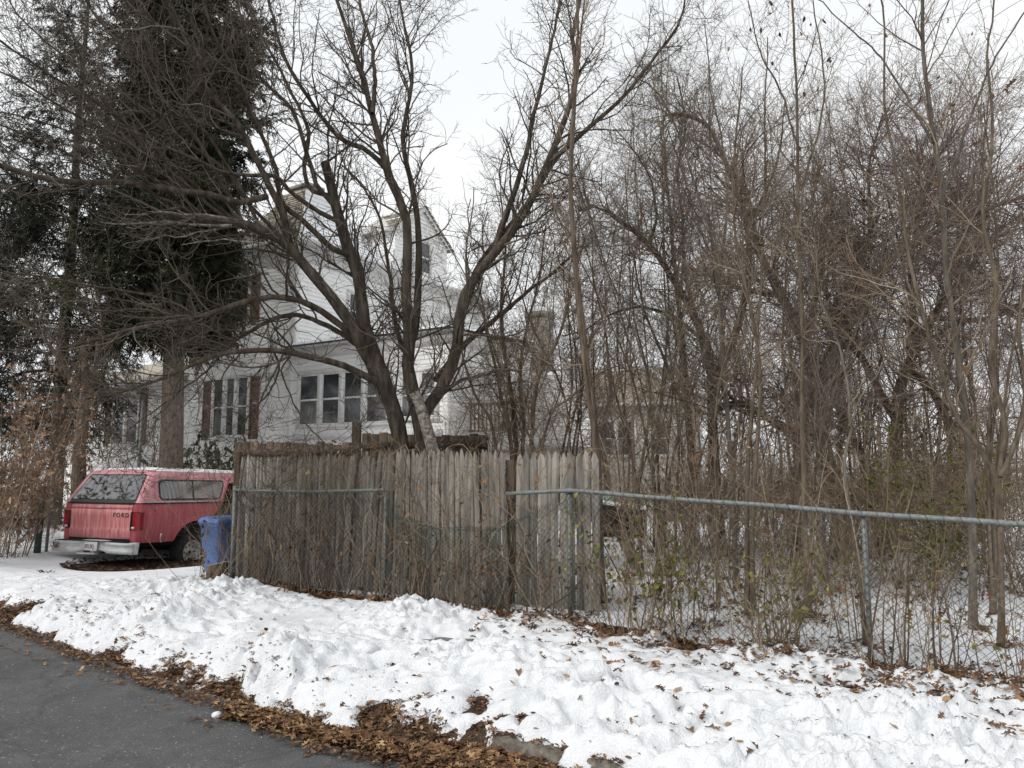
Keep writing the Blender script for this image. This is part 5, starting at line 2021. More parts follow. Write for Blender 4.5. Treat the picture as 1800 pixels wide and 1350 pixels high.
# ---------------- spruces
def spruce(name, label, px, Yd, h_px, width, nbr, nsec, dens, z0, z1, tr, mat, droop=0.35, lean=0.0, seed=3, rw=0.045, gap=0.0, lenf=None):
    rng = np.random.default_rng(seed)
    base = P(px, 820, Yd)
    base[2] = -0.1
    root = thing(name, label, "tree", base)
    H = h_px
    k = 20
    tz = np.linspace(0, H, k)
    tp = np.stack([lean * tz + 0.03 * np.sin(tz), 0 * tz, tz], 1)
    trd = np.interp(tz, [0, 1, H], [tr * 1.15, tr, 0.03])
    mb = MB()
    add_tubes(mb, tp[None], trd[None], 14, np.array([0.5]))
    mb.build("trunk", "bark_spruce", root, smooth=True)
    # branches
    zb = z0 + (z1 - z0) * np.sort(rng.random(nbr))
    az = rng.random(nbr) * 2 * PI
    u = (zb - z0) / (H - z0)
    ln = width * (1 - u * 0.85) * (0.7 + 0.5 * rng.random(nbr)) * np.clip(0.55 + u * 6, 0, 1)
    if lenf is not None:
        ln = ln * lenf(zb, az)
    K = 9
    s = np.linspace(0, 1, K)
    Q = np.zeros((nbr, K, 3))
    rad = ln[:, None] * s[None]
    Q[:, :, 0] = lean * zb[:, None] + np.cos(az)[:, None] * rad
    Q[:, :, 1] = np.sin(az)[:, None] * rad
    rise = (0.15 + 0.4 * u)[:, None] * rad - droop * (1.15 - u)[:, None] * rad * s[None] * 1.3 + 0.18 * rad * s[None] ** 3
    Q[:, :, 2] = zb[:, None] + rise
    Q += np.cumsum(rng.normal(0, 0.02, Q.shape), 1)
    R = (0.012 + 0.018 * (1 - u))[:, None] * np.linspace(1, 0.25, K)[None] * (ln[:, None] / width + 0.3)
    mb = MB()
    add_tubes(mb, Q, R, 5, rng=rng)
    bro = mb.build("branches", "bark_dark", root)
    # side shoots hanging from branches
    S1, r1 = grow(Q, R, nsec, width * 0.34, K=5, angle=(0.9, 0.25), up=-0.02, sag=0.055, curl=0.12, rratio=0.5, rmax=0.008, rmin=0.004, t0=0.14, lenfall=0.35, rng=rng)
    # needled shoots: flat drooping sprays made of small blades
    n = dens
    idx = rng.integers(0, len(S1), n)
    t = rng.random(n) * (S1.shape[1] - 1.001)
    i_ = t.astype(int)
    w_ = (t - i_)[:, None]
    pos = S1[idx, i_] * (1 - w_) + S1[idx, i_ + 1] * w_
    T = norm(S1[idx, i_ + 1] - S1[idx, i_])
    D = norm(T * 0.8 + rng.normal(0, 0.55, (n, 3)) + np.array([0, 0, -0.35]))
    L = 0.07 + 0.13 * rng.random(n)
    side = norm(np.cross(D, rng.normal(size=(n, 3))))
    wv = rw * (0.6 + 0.6 * rng.random(n))
    a = pos
    m_ = pos + D * (L * 0.5)[:, None]
    e_ = pos + D * L[:, None]
    V = np.stack([a, m_ + side * wv[:, None] * 0.5, e_, m_ - side * wv[:, None] * 0.5], 1).reshape(-1, 3)
    q = np.arange(n * 4).reshape(-1, 4)
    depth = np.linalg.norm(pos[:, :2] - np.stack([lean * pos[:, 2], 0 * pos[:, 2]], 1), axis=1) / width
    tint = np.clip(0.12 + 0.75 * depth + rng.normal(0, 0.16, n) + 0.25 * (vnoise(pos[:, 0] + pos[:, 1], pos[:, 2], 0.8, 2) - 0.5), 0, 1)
    mb = MB()
    add_tubes(mb, S1, r1, 3, np.full(len(S1), 0.3), rng=rng)
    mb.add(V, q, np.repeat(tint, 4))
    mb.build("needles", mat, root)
    return root


Ys = 17.0
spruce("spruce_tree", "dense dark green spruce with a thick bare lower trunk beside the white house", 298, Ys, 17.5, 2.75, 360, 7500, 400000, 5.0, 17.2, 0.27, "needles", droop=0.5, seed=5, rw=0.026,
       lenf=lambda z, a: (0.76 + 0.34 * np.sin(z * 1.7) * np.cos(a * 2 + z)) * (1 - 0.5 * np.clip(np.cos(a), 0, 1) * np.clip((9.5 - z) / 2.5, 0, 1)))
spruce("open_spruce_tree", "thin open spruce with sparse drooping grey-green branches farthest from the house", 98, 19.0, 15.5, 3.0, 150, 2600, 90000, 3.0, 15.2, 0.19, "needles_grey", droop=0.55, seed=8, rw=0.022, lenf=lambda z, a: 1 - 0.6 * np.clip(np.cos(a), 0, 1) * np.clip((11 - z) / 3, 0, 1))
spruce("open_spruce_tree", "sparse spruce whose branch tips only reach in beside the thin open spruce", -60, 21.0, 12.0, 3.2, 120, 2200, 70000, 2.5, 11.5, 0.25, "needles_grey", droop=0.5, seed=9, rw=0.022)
# lean dead trunk with shaggy vines left of the truck
b_ = P(141, 820, 15.6); b_[2] = -0.15
ls = [limb([(140, 990), (138, 850), (142, 760), (147, 690), (150, 660), (146, 610)], 15.6, 15.6, 0.21, 0.06), limb([(143, 720), (165, 640), (175, 560), (165, 480)], 15.6, 15.2, 0.06, 0.02), limb([(141, 700), (110, 640), (70, 590), (20, 560)], 15.6, 15.0, 0.07, 0.02)]
make_tree("shaggy_tree", "brown shaggy vine-wrapped trunk beside the rear of the red truck", "tree", ls, b_, "bark_brown", "twig_brown", [
    dict(n=170, length=0.9, K=6, angle=(0.5, 0.3), up=0.06, curl=0.25, rratio=0.3, rmax=0.010, rmin=0.004, t0=0.0),
    dict(n=600, length=0.4, K=4, angle=(0.8, 0.3), curl=0.25, rmin=0.0022, rmax=0.004)], leaves=(260, 0.09, "oval", "leaf_brown", 1))

# ---------------- shrubs as clumps of stems
def shrub(name, label, base, nstem, h, spread, twig, levels, leaves=None, group=None, stem_r=0.010, cat="shrub", curl=0.07, up=0.12, ang=0.45, rmin=0.003):
    base = np.asarray(base, float)
    FEET.append((float(base[0]), float(base[1]), 0.12))
    root = thing(name, label, cat, base, 0, group)
    K = 9
    n = nstem
    a = RNG.random(n) * 2 * PI
    rr = spread * np.sqrt(RNG.random(n))
    Q = np.zeros((n, K, 3))
    Q[:, 0] = np.stack([np.cos(a) * rr, np.sin(a) * rr, np.full(n, -0.05)], 1)
    t = RNG.normal(ang, ang * 0.5, n)
    a2 = a + RNG.normal(0, 0.6, n)
    D = np.stack([np.sin(t) * np.cos(a2), np.sin(t) * np.sin(a2), np.cos(t)], 1)
    hh = h * (0.45 + 0.65 * RNG.random(n))
    for k in range(1, K):
        D = norm(D + np.array([0, 0, up]) * 0.5 + RNG.normal(0, curl, (n, 3)))
        Q[:, k] = Q[:, k - 1] + D * (hh / (K - 1))[:, None]
    R = stem_r * (0.5 + 0.8 * RNG.random(n))[:, None] * np.linspace(1, 0.3, K)[None]
    mb = MB()
    add_tubes(mb, Q, R, 5)
    mb.build("stems", twig, root)
    cur = (Q, R)
    mb = MB()
    lv = [cur]
    for kw in levels:
        q_, r_ = grow(cur[0], cur[1], **kw)
        add_tubes(mb, q_, r_, 3)
        cur = (q_, r_)
        lv.append(cur)
    if levels:
        mb.build("crown", twig, root)
    for lf in (leaves or []):
        nn, size, kind, lm, lev = lf[:5]
        zr_ = lf[5] if len(lf) > 5 else None
        A = lv[lev][0]
        if zr_ is not None:
            mk = A[:, -1, 2] < zr_
            if mk.any():
                A = A[mk]
        sel = RNG.choice(len(A), nn)
        pos = A[sel, RNG.integers(1, A.shape[1], nn)]
        mb = MB()
        leaves_at(mb, pos, size * (0.6 + 0.8 * RNG.random(nn)), kind, droop=0.6)
        mb.build("leaves", lm, root)
    return root


TW1 = lambda n, L: [dict(n=n, length=L, K=5, angle=(0.7, 0.25), up=0.07, curl=0.16, rratio=0.6, rmax=0.006, rmin=0.0022, t0=0.15)]
TW2 = lambda n, L, n2, L2: TW1(n, L) + [dict(n=n2, length=L2, K=4, angle=(0.85, 0.25), up=0.05, curl=0.22, rratio=0.7, rmax=0.0035, rmin=0.0016)]

# left: bushes with dead brown leaves
for k, (px, py, h, ns, nl) in enumerate(((4, 985, 3.0, 30, 1700), (56, 962, 2.1, 14, 320), (-50, 1000, 3.2, 28, 900), (36, 945, 3.9, 26, 2300))):
    b_ = G(px, py, -0.03)
    lab = ["brown-leaved oak scrub in front of the spruces at the road bend", "thin twiggy bush with few dead leaves against the truck", "brown-leaved scrub at the picture edge before the spruces", "tallest scrub with tan dead leaves behind the green wire fence"][k]
    shrub("scrub_bush", lab, b_, ns, h, 0.35, "twig_brown", TW2(ns * 14, 0.6, ns * 60, 0.25), [(nl, 0.095, "oak", "leaf_tan", 2)], None, 0.010, ang=0.28)
for k, (px, py, Yd, h) in enumerate(((165, 960, 16.3, 2.8), (205, 950, 17.6, 2.8), (250, 950, 18.2, 2.6), (318, 900, 18.6, 3.2))):
    b_ = P(px, py, Yd); b_[2] = float(ground_z(b_[0], b_[1]))
    shrub("bare_bush", ["reddish bare bush next to the shaggy trunk behind the truck", "bare upright bush under the far shuttered window", "bare stems in front of the white clapboards beside the spruce trunk", "thin bare stems between the spruce trunk and the triple window"][k], b_, 16, h, 0.6, "twig_red" if k < 2 else "twig_brown", TW2(110, 0.8, 260, 0.3), [(60, 0.08, "oval", "leaf_brown", 2)] if k < 2 else None, None, 0.012, ang=0.25)
# rhododendron-like evergreen over the truck roof
b_ = P(368, 850, 18.6); b_[2] = 0.0
shrub("evergreen_bush", "dark green broadleaf evergreen rising behind the snowy truck roof", b_, 40, 2.4, 0.5, "twig_brown", TW1(300, 0.5), [(1500, 0.17, "narrow", "leaf_evergreen", 1), (500, 0.15, "oval", "leaf_evergreen", 1)], ang=0.3)
# stems by the bin
b_ = G(352, 1042, 0.03)
shrub("weed_plant", "wiry leafless weed with a few curled leaves before the truck wheel", b_, 14, 1.15, 0.08, "twig_brown", TW1(60, 0.4), [(22, 0.075, "oak", "leaf_brown", 1)], None, 0.005, ang=0.7)

# ---------------- trees and saplings of the thicket on the right
def sapling_levels(n1, L1, n2, L2, n3=0, L3=0.2, a1=0.5, up1=0.12):
    lv = [dict(n=n1, length=L1, K=8, angle=(a1 + 0.2, 0.28), up=up1 * 0.4, curl=0.17, rratio=0.45, rmax=0.012, rmin=0.003, t0=0.3, lenfall=0.45),
          dict(n=n2, length=L2, K=6, angle=(0.85, 0.28), up=0.04, curl=0.24, rratio=0.6, rmax=0.005, rmin=0.0022, t0=0.12)]
    if n3:
        lv.append(dict(n=n3, length=L3, K=4, angle=(0.85, 0.25), up=0.05, curl=0.2, rratio=0.7, rmax=0.0032, rmin=0.0016))
    return lv


def base_of(px, Yd):
    b = P(px, 820, Yd)
    b[2] = float(ground_z(b[0], b[1]))
    return b


def gpx(px, Yd):
    """image row of the ground at depth Yd"""
    b = base_of(px, Yd)
    d = b - np.array([0, 0, EYE])
    # invert: rotate to camera
    f = d[1] * CP + d[2] * SP
    u = -d[1] * SP + d[2] * CP
    return 675 - FPX * u / f


def T(px, Yd, pts):
    """trunk points with the foot on the ground"""
    return [(px, gpx(px, Yd) + 6)] + pts


Y_ = 6.75
make_tree("sapling", "tallest straight grey-brown sapling inside the chain-link, right of the metal post", "tree", [
    limb(T(1716, Y_, [(1711, 987), (1702, 764), (1678, 611), (1660, 458), (1653, 336), (1635, 214), (1623, 92), (1617, -40)]), Y_, 6.4, 0.036, 0.015),
    limb([(1655, 350), (1690, 250), (1730, 150), (1780, 60), (1830, -20)], 6.6, 6.4, 0.014, 0.006),
    limb([(1640, 250), (1600, 180), (1540, 90), (1480, 40), (1440, 0)], 6.5, 6.9, 0.012, 0.005),
    limb([(1690, 690), (1640, 600), (1590, 470), (1560, 380)], 6.7, 7.0, 0.016, 0.006)],
    base_of(1716, Y_), "bark_grey", "twig_brown", sapling_levels(46, 1.3, 260, 0.5, 500, 0.2), leaves=(26, 0.065, "oak", "leaf_brown", 1))
Y_ = 13.2
make_tree("crooked_tree", "dark crooked old tree with a drooping broken limb in the thicket", "tree", [
    limb(T(1267, Y_, [(1258, 870), (1253, 740), (1250, 660), (1238, 599), (1201, 519), (1140, 428), (1085, 385), (1050, 360), (1015, 368)]), Y_, 12.2, 0.12, 0.03),
    limb([(1252, 690), (1268, 640), (1290, 590), (1315, 480), (1311, 379), (1275, 275), (1240, 215), (1195, 198), (1170, 200)], Y_, 12.8, 0.085, 0.03),
    limb([(1250, 670), (1225, 560), (1205, 470), (1200, 380), (1190, 300), (1205, 220), (1190, 130)], Y_, 13.6, 0.05, 0.012),
    limb([(1311, 400), (1345, 330), (1370, 260), (1380, 170)], 12.9, 13.2, 0.035, 0.01),
    limb([(1238, 599), (1180, 560), (1120, 540), (1060, 560), (1010, 600)], 13.0, 12.0, 0.035, 0.01),
    limb([(1140, 428), (1150, 360), (1130, 290), (1080, 230)], 12.6, 12.2, 0.03, 0.008),
    limb([(1255, 720), (1305, 709), (1350, 735), (1390, 752), (1440, 758)], 13.2, 12.6, 0.06, 0.03)],
    base_of(1267, Y_), "bark_dark", "twig_grey", [
        dict(n=330, length=1.7, K=7, angle=(0.9, 0.3), up=0.03, curl=0.2, rratio=0.4, rmax=0.014, rmin=0.005, t0=0.3, lenfall=0.2),
        dict(n=2800, length=0.75, K=6, angle=(0.9, 0.3), up=0.03, curl=0.25, rratio=0.6, rmax=0.0065, rmin=0.003),
        dict(n=11000, length=0.28, K=4, angle=(0.85, 0.25), up=0.04, curl=0.2, rratio=0.7, rmax=0.004, rmin=0.002)])
Y_ = 13.6
make_tree("slim_tree", "slim straight dark trunk just before the crooked old tree", "tree", [
    limb(T(1217, Y_, [(1218, 880), (1214, 780), (1205, 640), (1192, 500), (1180, 380), (1170, 260)]), Y_, 13.6, 0.085, 0.02),
    limb([(1212, 740), (1170, 640), (1130, 540), (1110, 430)], Y_, 13.0, 0.04, 0.01)],
    base_of(1217, Y_), "bark_dark", "twig_dark", sapling_levels(60, 1.7, 420, 0.7, 1100, 0.3))
Y_ = 11.5
make_tree("forked_tree", "stout forked tree with purplish twigs and rough bark in the middle of the thicket", "tree", [
    limb(T(1480, Y_, [(1474, 900), (1462, 850), (1440, 770), (1433, 703), (1415, 611), (1372, 520), (1335, 440), (1320, 360), (1290, 300)]), Y_, 10.8, 0.17, 0.03),
    limb([(1450, 800), (1440, 720), (1452, 642), (1488, 580), (1555, 464), (1640, 410), (1739, 367), (1830, 340)], Y_, 10.2, 0.11, 0.02),
    limb([(1415, 611), (1430, 540), (1440, 450), (1425, 370), (1440, 290)], 11.2, 11.6, 0.06, 0.015),
    limb([(1372, 520), (1310, 505), (1250, 480), (1200, 470)], 11.0, 11.4, 0.05, 0.012),
    limb([(1488, 580), (1500, 500), (1530, 400), (1525, 300), (1550, 200)], 11.0, 11.3, 0.05, 0.012),
    limb([(1440, 770), (1380, 755), (1330, 722), (1280, 690), (1240, 640)], 11.4, 10.9, 0.055, 0.015),
    limb([(1560, 462), (1610, 380), (1640, 290), (1690, 220)], 10.9, 10.6, 0.04, 0.010)],
    base_of(1480, Y_), "bark_brown", "twig_red", [
        dict(n=620, length=1.7, K=7, angle=(0.9, 0.3), up=0.03, curl=0.2, rratio=0.4, rmax=0.013, rmin=0.0045, t0=0.25, lenfall=0.2),
        dict(n=3900, length=0.75, K=6, angle=(0.9, 0.3), up=0.03, curl=0.25, rratio=0.6, rmax=0.006, rmin=0.0028),
        dict(n=15000, length=0.26, K=4, angle=(0.85, 0.25), up=0.04, curl=0.2, rratio=0.7, rmax=0.0036, rmin=0.0018)], leaves=(60, 0.10, "oak", "leaf_brown", 1))
Y_ = 13.0
make_tree("forked_tree", "tree splitting into a wide Y above the greenery, farther back in the thicket", "tree", [
    limb(T(1566, Y_, [(1570, 900), (1575, 830), (1580, 703), (1598, 642), (1640, 560), (1700, 480), (1760, 400)]), Y_, 12.2, 0.15, 0.03),
    limb([(1577, 740), (1545, 690), (1520, 640), (1480, 590), (1450, 500), (1440, 400)], Y_, 13.4, 0.08, 0.02),
    limb([(1598, 642), (1605, 560), (1600, 460), (1620, 340), (1610, 240)], 12.8, 13.2, 0.07, 0.015),
    limb([(1640, 560), (1720, 560), (1800, 530), (1880, 490)], 12.6, 12.0, 0.05, 0.012),
    limb([(1598, 650), (1640, 690), (1680, 760), (1700, 830)], 12.9, 12.4, 0.07, 0.05)],
    base_of(1566, Y_), "bark_brown", "twig_red", [
        dict(n=520, length=1.8, K=7, angle=(0.9, 0.3), up=0.03, curl=0.2, rratio=0.4, rmax=0.013, rmin=0.005, t0=0.3, lenfall=0.2),
        dict(n=3400, length=0.8, K=6, angle=(0.9, 0.3), up=0.03, curl=0.25, rratio=0.6, rmax=0.0065, rmin=0.003),
        dict(n=13000, length=0.3, K=4, angle=(0.85, 0.25), up=0.04, curl=0.2, rratio=0.7, rmax=0.004, rmin=0.002)])
Y_ = 12.4
make_tree("leaning_tree", "dark trunk leaning toward the slim sapling beside the forked trees", "tree", [
    limb(T(1548, Y_, [(1540, 880), (1515, 810), (1488, 758), (1462, 700), (1470, 620), (1500, 540), (1510, 450)]), Y_, 12.0, 0.10, 0.02),
    limb([(1488, 758), (1450, 735), (1410, 700), (1370, 690)], 12.2, 12.0, 0.045, 0.015)],
    base_of(1548, Y_), "bark_dark", "twig_red", sapling_levels(120, 1.5, 1300, 0.7, 4500, 0.28))
Y_ = 8.0
make_tree("sapling", "pair of slim brown stems rising beside the end of the stockade fence", "tree", [
    limb(T(1056, Y_, [(1046, 788), (1030, 672), (1012, 520), (1003, 400), (1003, 250), (1010, 100), (1014, -30)]), Y_, 7.8, 0.036, 0.012),
    limb(T(1062, Y_ + 0.1, [(1052, 780), (1040, 660), (1018, 450), (1010, 300), (1022, 120), (1034, -30)]), Y_, 8.2, 0.030, 0.010)],
    base_of(1058, Y_), "bark_brown", "twig_brown", sapling_levels(34, 1.2, 190, 0.5, 380, 0.2, 0.4))
Y_ = 7.3
make_tree("sapling", "vine-hung upright sapling with dead leaves at its top", "tree", [
    limb(T(1424, Y_, [(1415, 850), (1409, 611), (1403, 367), (1397, 122), (1390, -30)]), Y_, 7.2, 0.03, 0.010),
    limb([(1404, 400), (1420, 300), (1450, 180), (1440, 60), (1430, -20)], 7.2, 7.5, 0.014, 0.006),
    limb([(1400, 260), (1370, 160), (1330, 80), (1310, 0)], 7.2, 7.0, 0.012, 0.005)],
    base_of(1424, Y_), "bark_brown", "twig_brown", sapling_levels(40, 1.1, 230, 0.5, 420, 0.2, 0.45), leaves=(60, 0.055, "oval", "leaf_dark", 1))
Y_ = 9.0
make_tree("sapling", "slender sapling curving toward the stockade, top arching over", "tree", [
    limb(T(1296, Y_, [(1275, 700), (1262, 477), (1250, 397), (1226, 330), (1189, 214), (1152, 153), (1110, 130)]), Y_, 8.8, 0.036, 0.008),
    limb([(1262, 480), (1275, 380), (1270, 260), (1250, 150), (1240, 40)], 9.0, 9.2, 0.018, 0.006)],
    base_of(1296, Y_), "bark_grey", "twig_dark", sapling_levels(44, 1.3, 260, 0.55, 520, 0.22, 0.5))
Y_ = 10.0
make_tree("multi_stem_shrub", "tall fan of bare stems behind the pickets, between the large tree and the chimney", "shrub", [
    limb(T(905, Y_, [(897, 780), (880, 700), (868, 640), (850, 560), (838, 480)]), Y_, 9.8, 0.05, 0.010),
    limb(T(912, Y_, [(905, 760), (888, 640), (880, 540), (890, 440), (880, 340)]), Y_, 10.3, 0.05, 0.010),
    limb(T(918, Y_, [(920, 760), (915, 660), (928, 570), (950, 480), (960, 400)]), Y_, 10.1, 0.045, 0.010),
    limb(T(925, Y_, [(940, 750), (950, 670), (985, 590), (1010, 500), (1030, 420)]), Y_, 9.7, 0.045, 0.010),
    limb(T(900, Y_, [(872, 770), (840, 690), (815, 620), (800, 560)]), Y_, 9.6, 0.035, 0.010),
    limb(T(930, Y_, [(960, 760), (1000, 700), (1060, 650), (1090, 640)]), Y_, 9.6, 0.03, 0.008)],
    base_of(915, Y_), "bark_brown", "twig_brown", [
        dict(n=150, length=1.2, K=7, angle=(0.55, 0.2), up=0.09, curl=0.13, rratio=0.42, rmax=0.011, rmin=0.004, t0=0.35),
        dict(n=1200, length=0.55, K=5, angle=(0.9, 0.3), up=0.03, curl=0.25, rratio=0.6, rmax=0.0055, rmin=0.0025),
        dict(n=3600, length=0.22, K=4, angle=(0.85, 0.25), up=0.04, curl=0.2, rratio=0.7, rmax=0.0035, rmin=0.0017)])
Y_ = 6.1
make_tree("sapling", "slanting forked brown sapling close to the picture edge above the rail", "tree", [
    limb(T(1762, Y_, [(1763, 960), (1755, 828), (1711, 761), (1680, 710), (1655, 640), (1630, 560), (1600, 450), (1580, 320), (1560, 200), (1555, 60), (1540, -30)]), Y_, 6.6, 0.026, 0.007),
    limb([(1757, 840), (1765, 740), (1740, 640), (1745, 500), (1720, 380), (1740, 240), (1730, 100), (1745, -20)], Y_, 6.5, 0.024, 0.007),
    limb([(1757, 835), (1800, 700), (1790, 560), (1820, 420)], Y_, 6.0, 0.022, 0.008)],
    base_of(1762, Y_), "bark_brown", "twig_brown", sapling_levels(44, 1.1, 240, 0.5, 450, 0.2, 0.45), leaves=(16, 0.10, "oak", "leaf_brown", 1))
Y_ = 7.9
make_tree("sapling", "thin greenish sapling leaning over the top rail near the metal post", "tree", [
    limb([(1520, 1145), (1513, 1060), (1500, 960), (1486, 860), (1484, 790), (1492, 750), (1480, 640), (1440, 520), (1430, 400)], 6.2, 6.9, 0.022, 0.006),
    limb([(1492, 752), (1520, 690), (1560, 640), (1590, 560)], 6.4, 6.6, 0.009, 0.004)],
    base_of(1520, 6.2), "bark_grey", "twig_tan", sapling_levels(26, 0.8, 120, 0.4, 200, 0.18, 0.6))

# the many thin saplings filling the thicket
spots = []
rg = np.random.default_rng(77)
for k in range(36):
    px = 1075 + 760 * (k + rg.random()) / 36
    Yd = rg.uniform(6.4, 15.5) if k % 3 else rg.uniform(9, 19)
    spots.append((px, Yd))
for px in (780, 838, 900, 960, 985, 1000, 1030, 1060, 1105, 1140, 1165):
    spots.append((px, rg.uniform(11, 14)))
for k, (px, Yd) in enumerate(spots):
    top = rg.uniform(60, 430) + (120 if px < 1050 else 0) + max(0, 1180 - px) * 0.5
    nst = rg.choice([1, 1, 2, 3])
    ls = []
    for s_ in range(nst):
        x0 = px + rg.normal(0, 6)
        dx = rg.normal(0, 95)
        g0 = gpx(px, Yd) + 5
        m = [(x0, g0)]
        for u in (0.25, 0.5, 0.75, 1.0):
            m.append((x0 + dx * u**1.7 + rg.normal(0, 11), g0 + (top + rg.normal(0, 30) - g0) * u))
        r_ = rg.uniform(0.011, 0.028)
        ls.append(limb(m, Yd, Yd + rg.normal(0, 0.35), r_, 0.006))
    near_ = Yd < 9
    kind = rg.choice(["twig_brown", "twig_red", "twig_grey"], p=[0.45, 0.35, 0.2])
    lab = {"twig_brown": "thin bare brown sapling in the thicket beyond the chain-link fence", "twig_red": "thin bare reddish-twigged sapling in the thicket beyond the fence", "twig_grey": "thin bare grey sapling in the thicket beyond the fence"}[kind]
    mult = 1.0 if near_ else 1.5
    make_tree("thicket_sapling", lab, "tree", ls, base_of(px, Yd), "bark_grey" if kind == "twig_grey" else "bark_brown", str(kind),
              sapling_levels(int(34 * nst ** 0.5 * mult), 1.25, int(230 * nst ** 0.5 * mult), 0.55, int(600 * nst ** 0.5 * mult), 0.22, 0.45), sides=6, group="thin saplings of the thicket: " + str(kind)[5:],
              leaves=(int(rg.integers(4, 16)), 0.065, "oak", "leaf_brown", 1) if k % 2 else None)

# brambles and undergrowth in the thicket (tangled shrubs standing apart)
for k in range(58):
    px = 1060 + 790 * (k + rg.random()) / 58
    Yd = rg.uniform(7.8, 14.0)
    b_ = base_of(px, Yd)
    fy = float(fence_y(b_[0]))
    if b_[1] < fy + 0.9:
        b_[1] = fy + 0.9 + 1.2 * rg.random()
        b_[2] = float(ground_z(b_[0], b_[1]))
    if px < 1142 and b_[1] < 16:
        continue
    shrub("bramble_bush", "tangled leafless bramble among the saplings beyond the chain-link fence", b_, int(rg.integers(9, 16)), rg.uniform(1.7, 3.2), 0.35, str(rg.choice(["twig_tan", "twig_tan", "twig_brown", "twig_brown"])),
          [dict(n=110, length=0.75, K=6, angle=(0.8, 0.3), up=0.02, curl=0.24, rratio=0.65, rmax=0.006, rmin=0.003, t0=0.38), dict(n=360, length=0.28, K=4, angle=(0.9, 0.3), up=0.02, curl=0.25, rratio=0.75, rmax=0.004, rmin=0.0024)], [(int(rg.integers(3, 14)), 0.085, "oak", "leaf_brown", 2)], "leafless brambles in the thicket", 0.007, ang=0.5, curl=0.12)

# tall cane clumps just behind the wire
for k in range(11):
    s = 0.75 + 5.2 * (k + rg.random()) / 11
    b_ = at_fence(FB, FE, s, rg.uniform(0.12, 0.5))
    shrub("cane_bush", "clump of upright bare canes growing right behind the chain-link wire", b_, int(rg.integers(5, 9)), rg.uniform(0.9, 2.0), 0.14, str(rg.choice(["twig_brown", "twig_tan", "twig_red"])),
          [dict(n=34, length=0.55, K=6, angle=(0.7, 0.3), up=0.04, curl=0.2, rratio=0.6, rmax=0.005, rmin=0.0026, t0=0.4), dict(n=60, length=0.22, K=4, angle=(0.9, 0.3), up=0.02, curl=0.25, rratio=0.75, rmax=0.0035, rmin=0.0022)],
          [(int(rg.integers(2, 9)), 0.07, "oak", "leaf_brown", 1)], "bare canes behind the chain-link wire", 0.008, ang=0.18, curl=0.06)

# weeds and vines that grow along the foot of the fences
for k in range(34):
    u = (k + rg.random()) / 34
    s = 0.1 + (LAB + 4.2 - 0.1) * u
    off = rg.choice([-0.10, -0.16, 0.03])
    b_ = at_fence(FA, FB, s, off) if s < LAB else at_fence(FB, FE, s - LAB, off)
    right = s > LAB
    lf = [(int(rg.integers(3, 11)), 0.06, "oak", "leaf_brown", 1)]
    if right and k % 2 == 0:
        lf.append((int(rg.integers(12, 34)), 0.04, "oval", "leaf_green", 1))
    elif not right and s > LAB * 0.45:
        lf.append((int(rg.integers(18, 40)), 0.032, "oval", "leaf_brown", 1))
    shrub("weed_plant", "dry weedy stems tangled in the chain-link " + ("beside the snow" if right else "in front of the pickets"), b_, int(rg.integers(5, 10)), rg.uniform(0.6, 1.45), 0.16,
          str(rg.choice(["twig_tan", "twig_brown", "twig_grey"])), TW1(30, 0.36), lf, "dry weeds along the chain-link: " + ("snow side" if right else "picket side"), 0.0042, ang=0.32, curl=0.10)
# greener privet clumps near the stockade corner and past the metal post
for k, (px, py, Yd, h, ng, lab) in enumerate(((1110, 1085, 6.75, 1.2, 420, "olive-green leaved bush just past the end of the stockade fence"), (1345, 1140, 6.15, 0.8, 160, "low olive-green sprig at the foot of the chain-link"),
                                              (1590, 900, 8.2, 1.9, 1500, "yellow-green leafy bush above the rail beside the metal post"), (1420, 1050, 7.2, 1.0, 140, "thin green-leaved bush amid brown stems behind the wire"), (1610, 830, 16.0, 2.6, 1500, "dark olive evergreen between the forked trunks"), (1500, 830, 14.0, 2.2, 500, "yellowish bush under the forked tree"))):
    b_ = base_of(px, Yd)
    shrub("privet_bush", lab, b_, 18, h, 0.3, "twig_tan", TW2(170, 0.42, 300, 0.18), [(ng, 0.05 if k < 4 else 0.075, "oval", "leaf_green" if k != 4 else "leaf_evergreen", 2)], None, 0.006, ang=0.35)

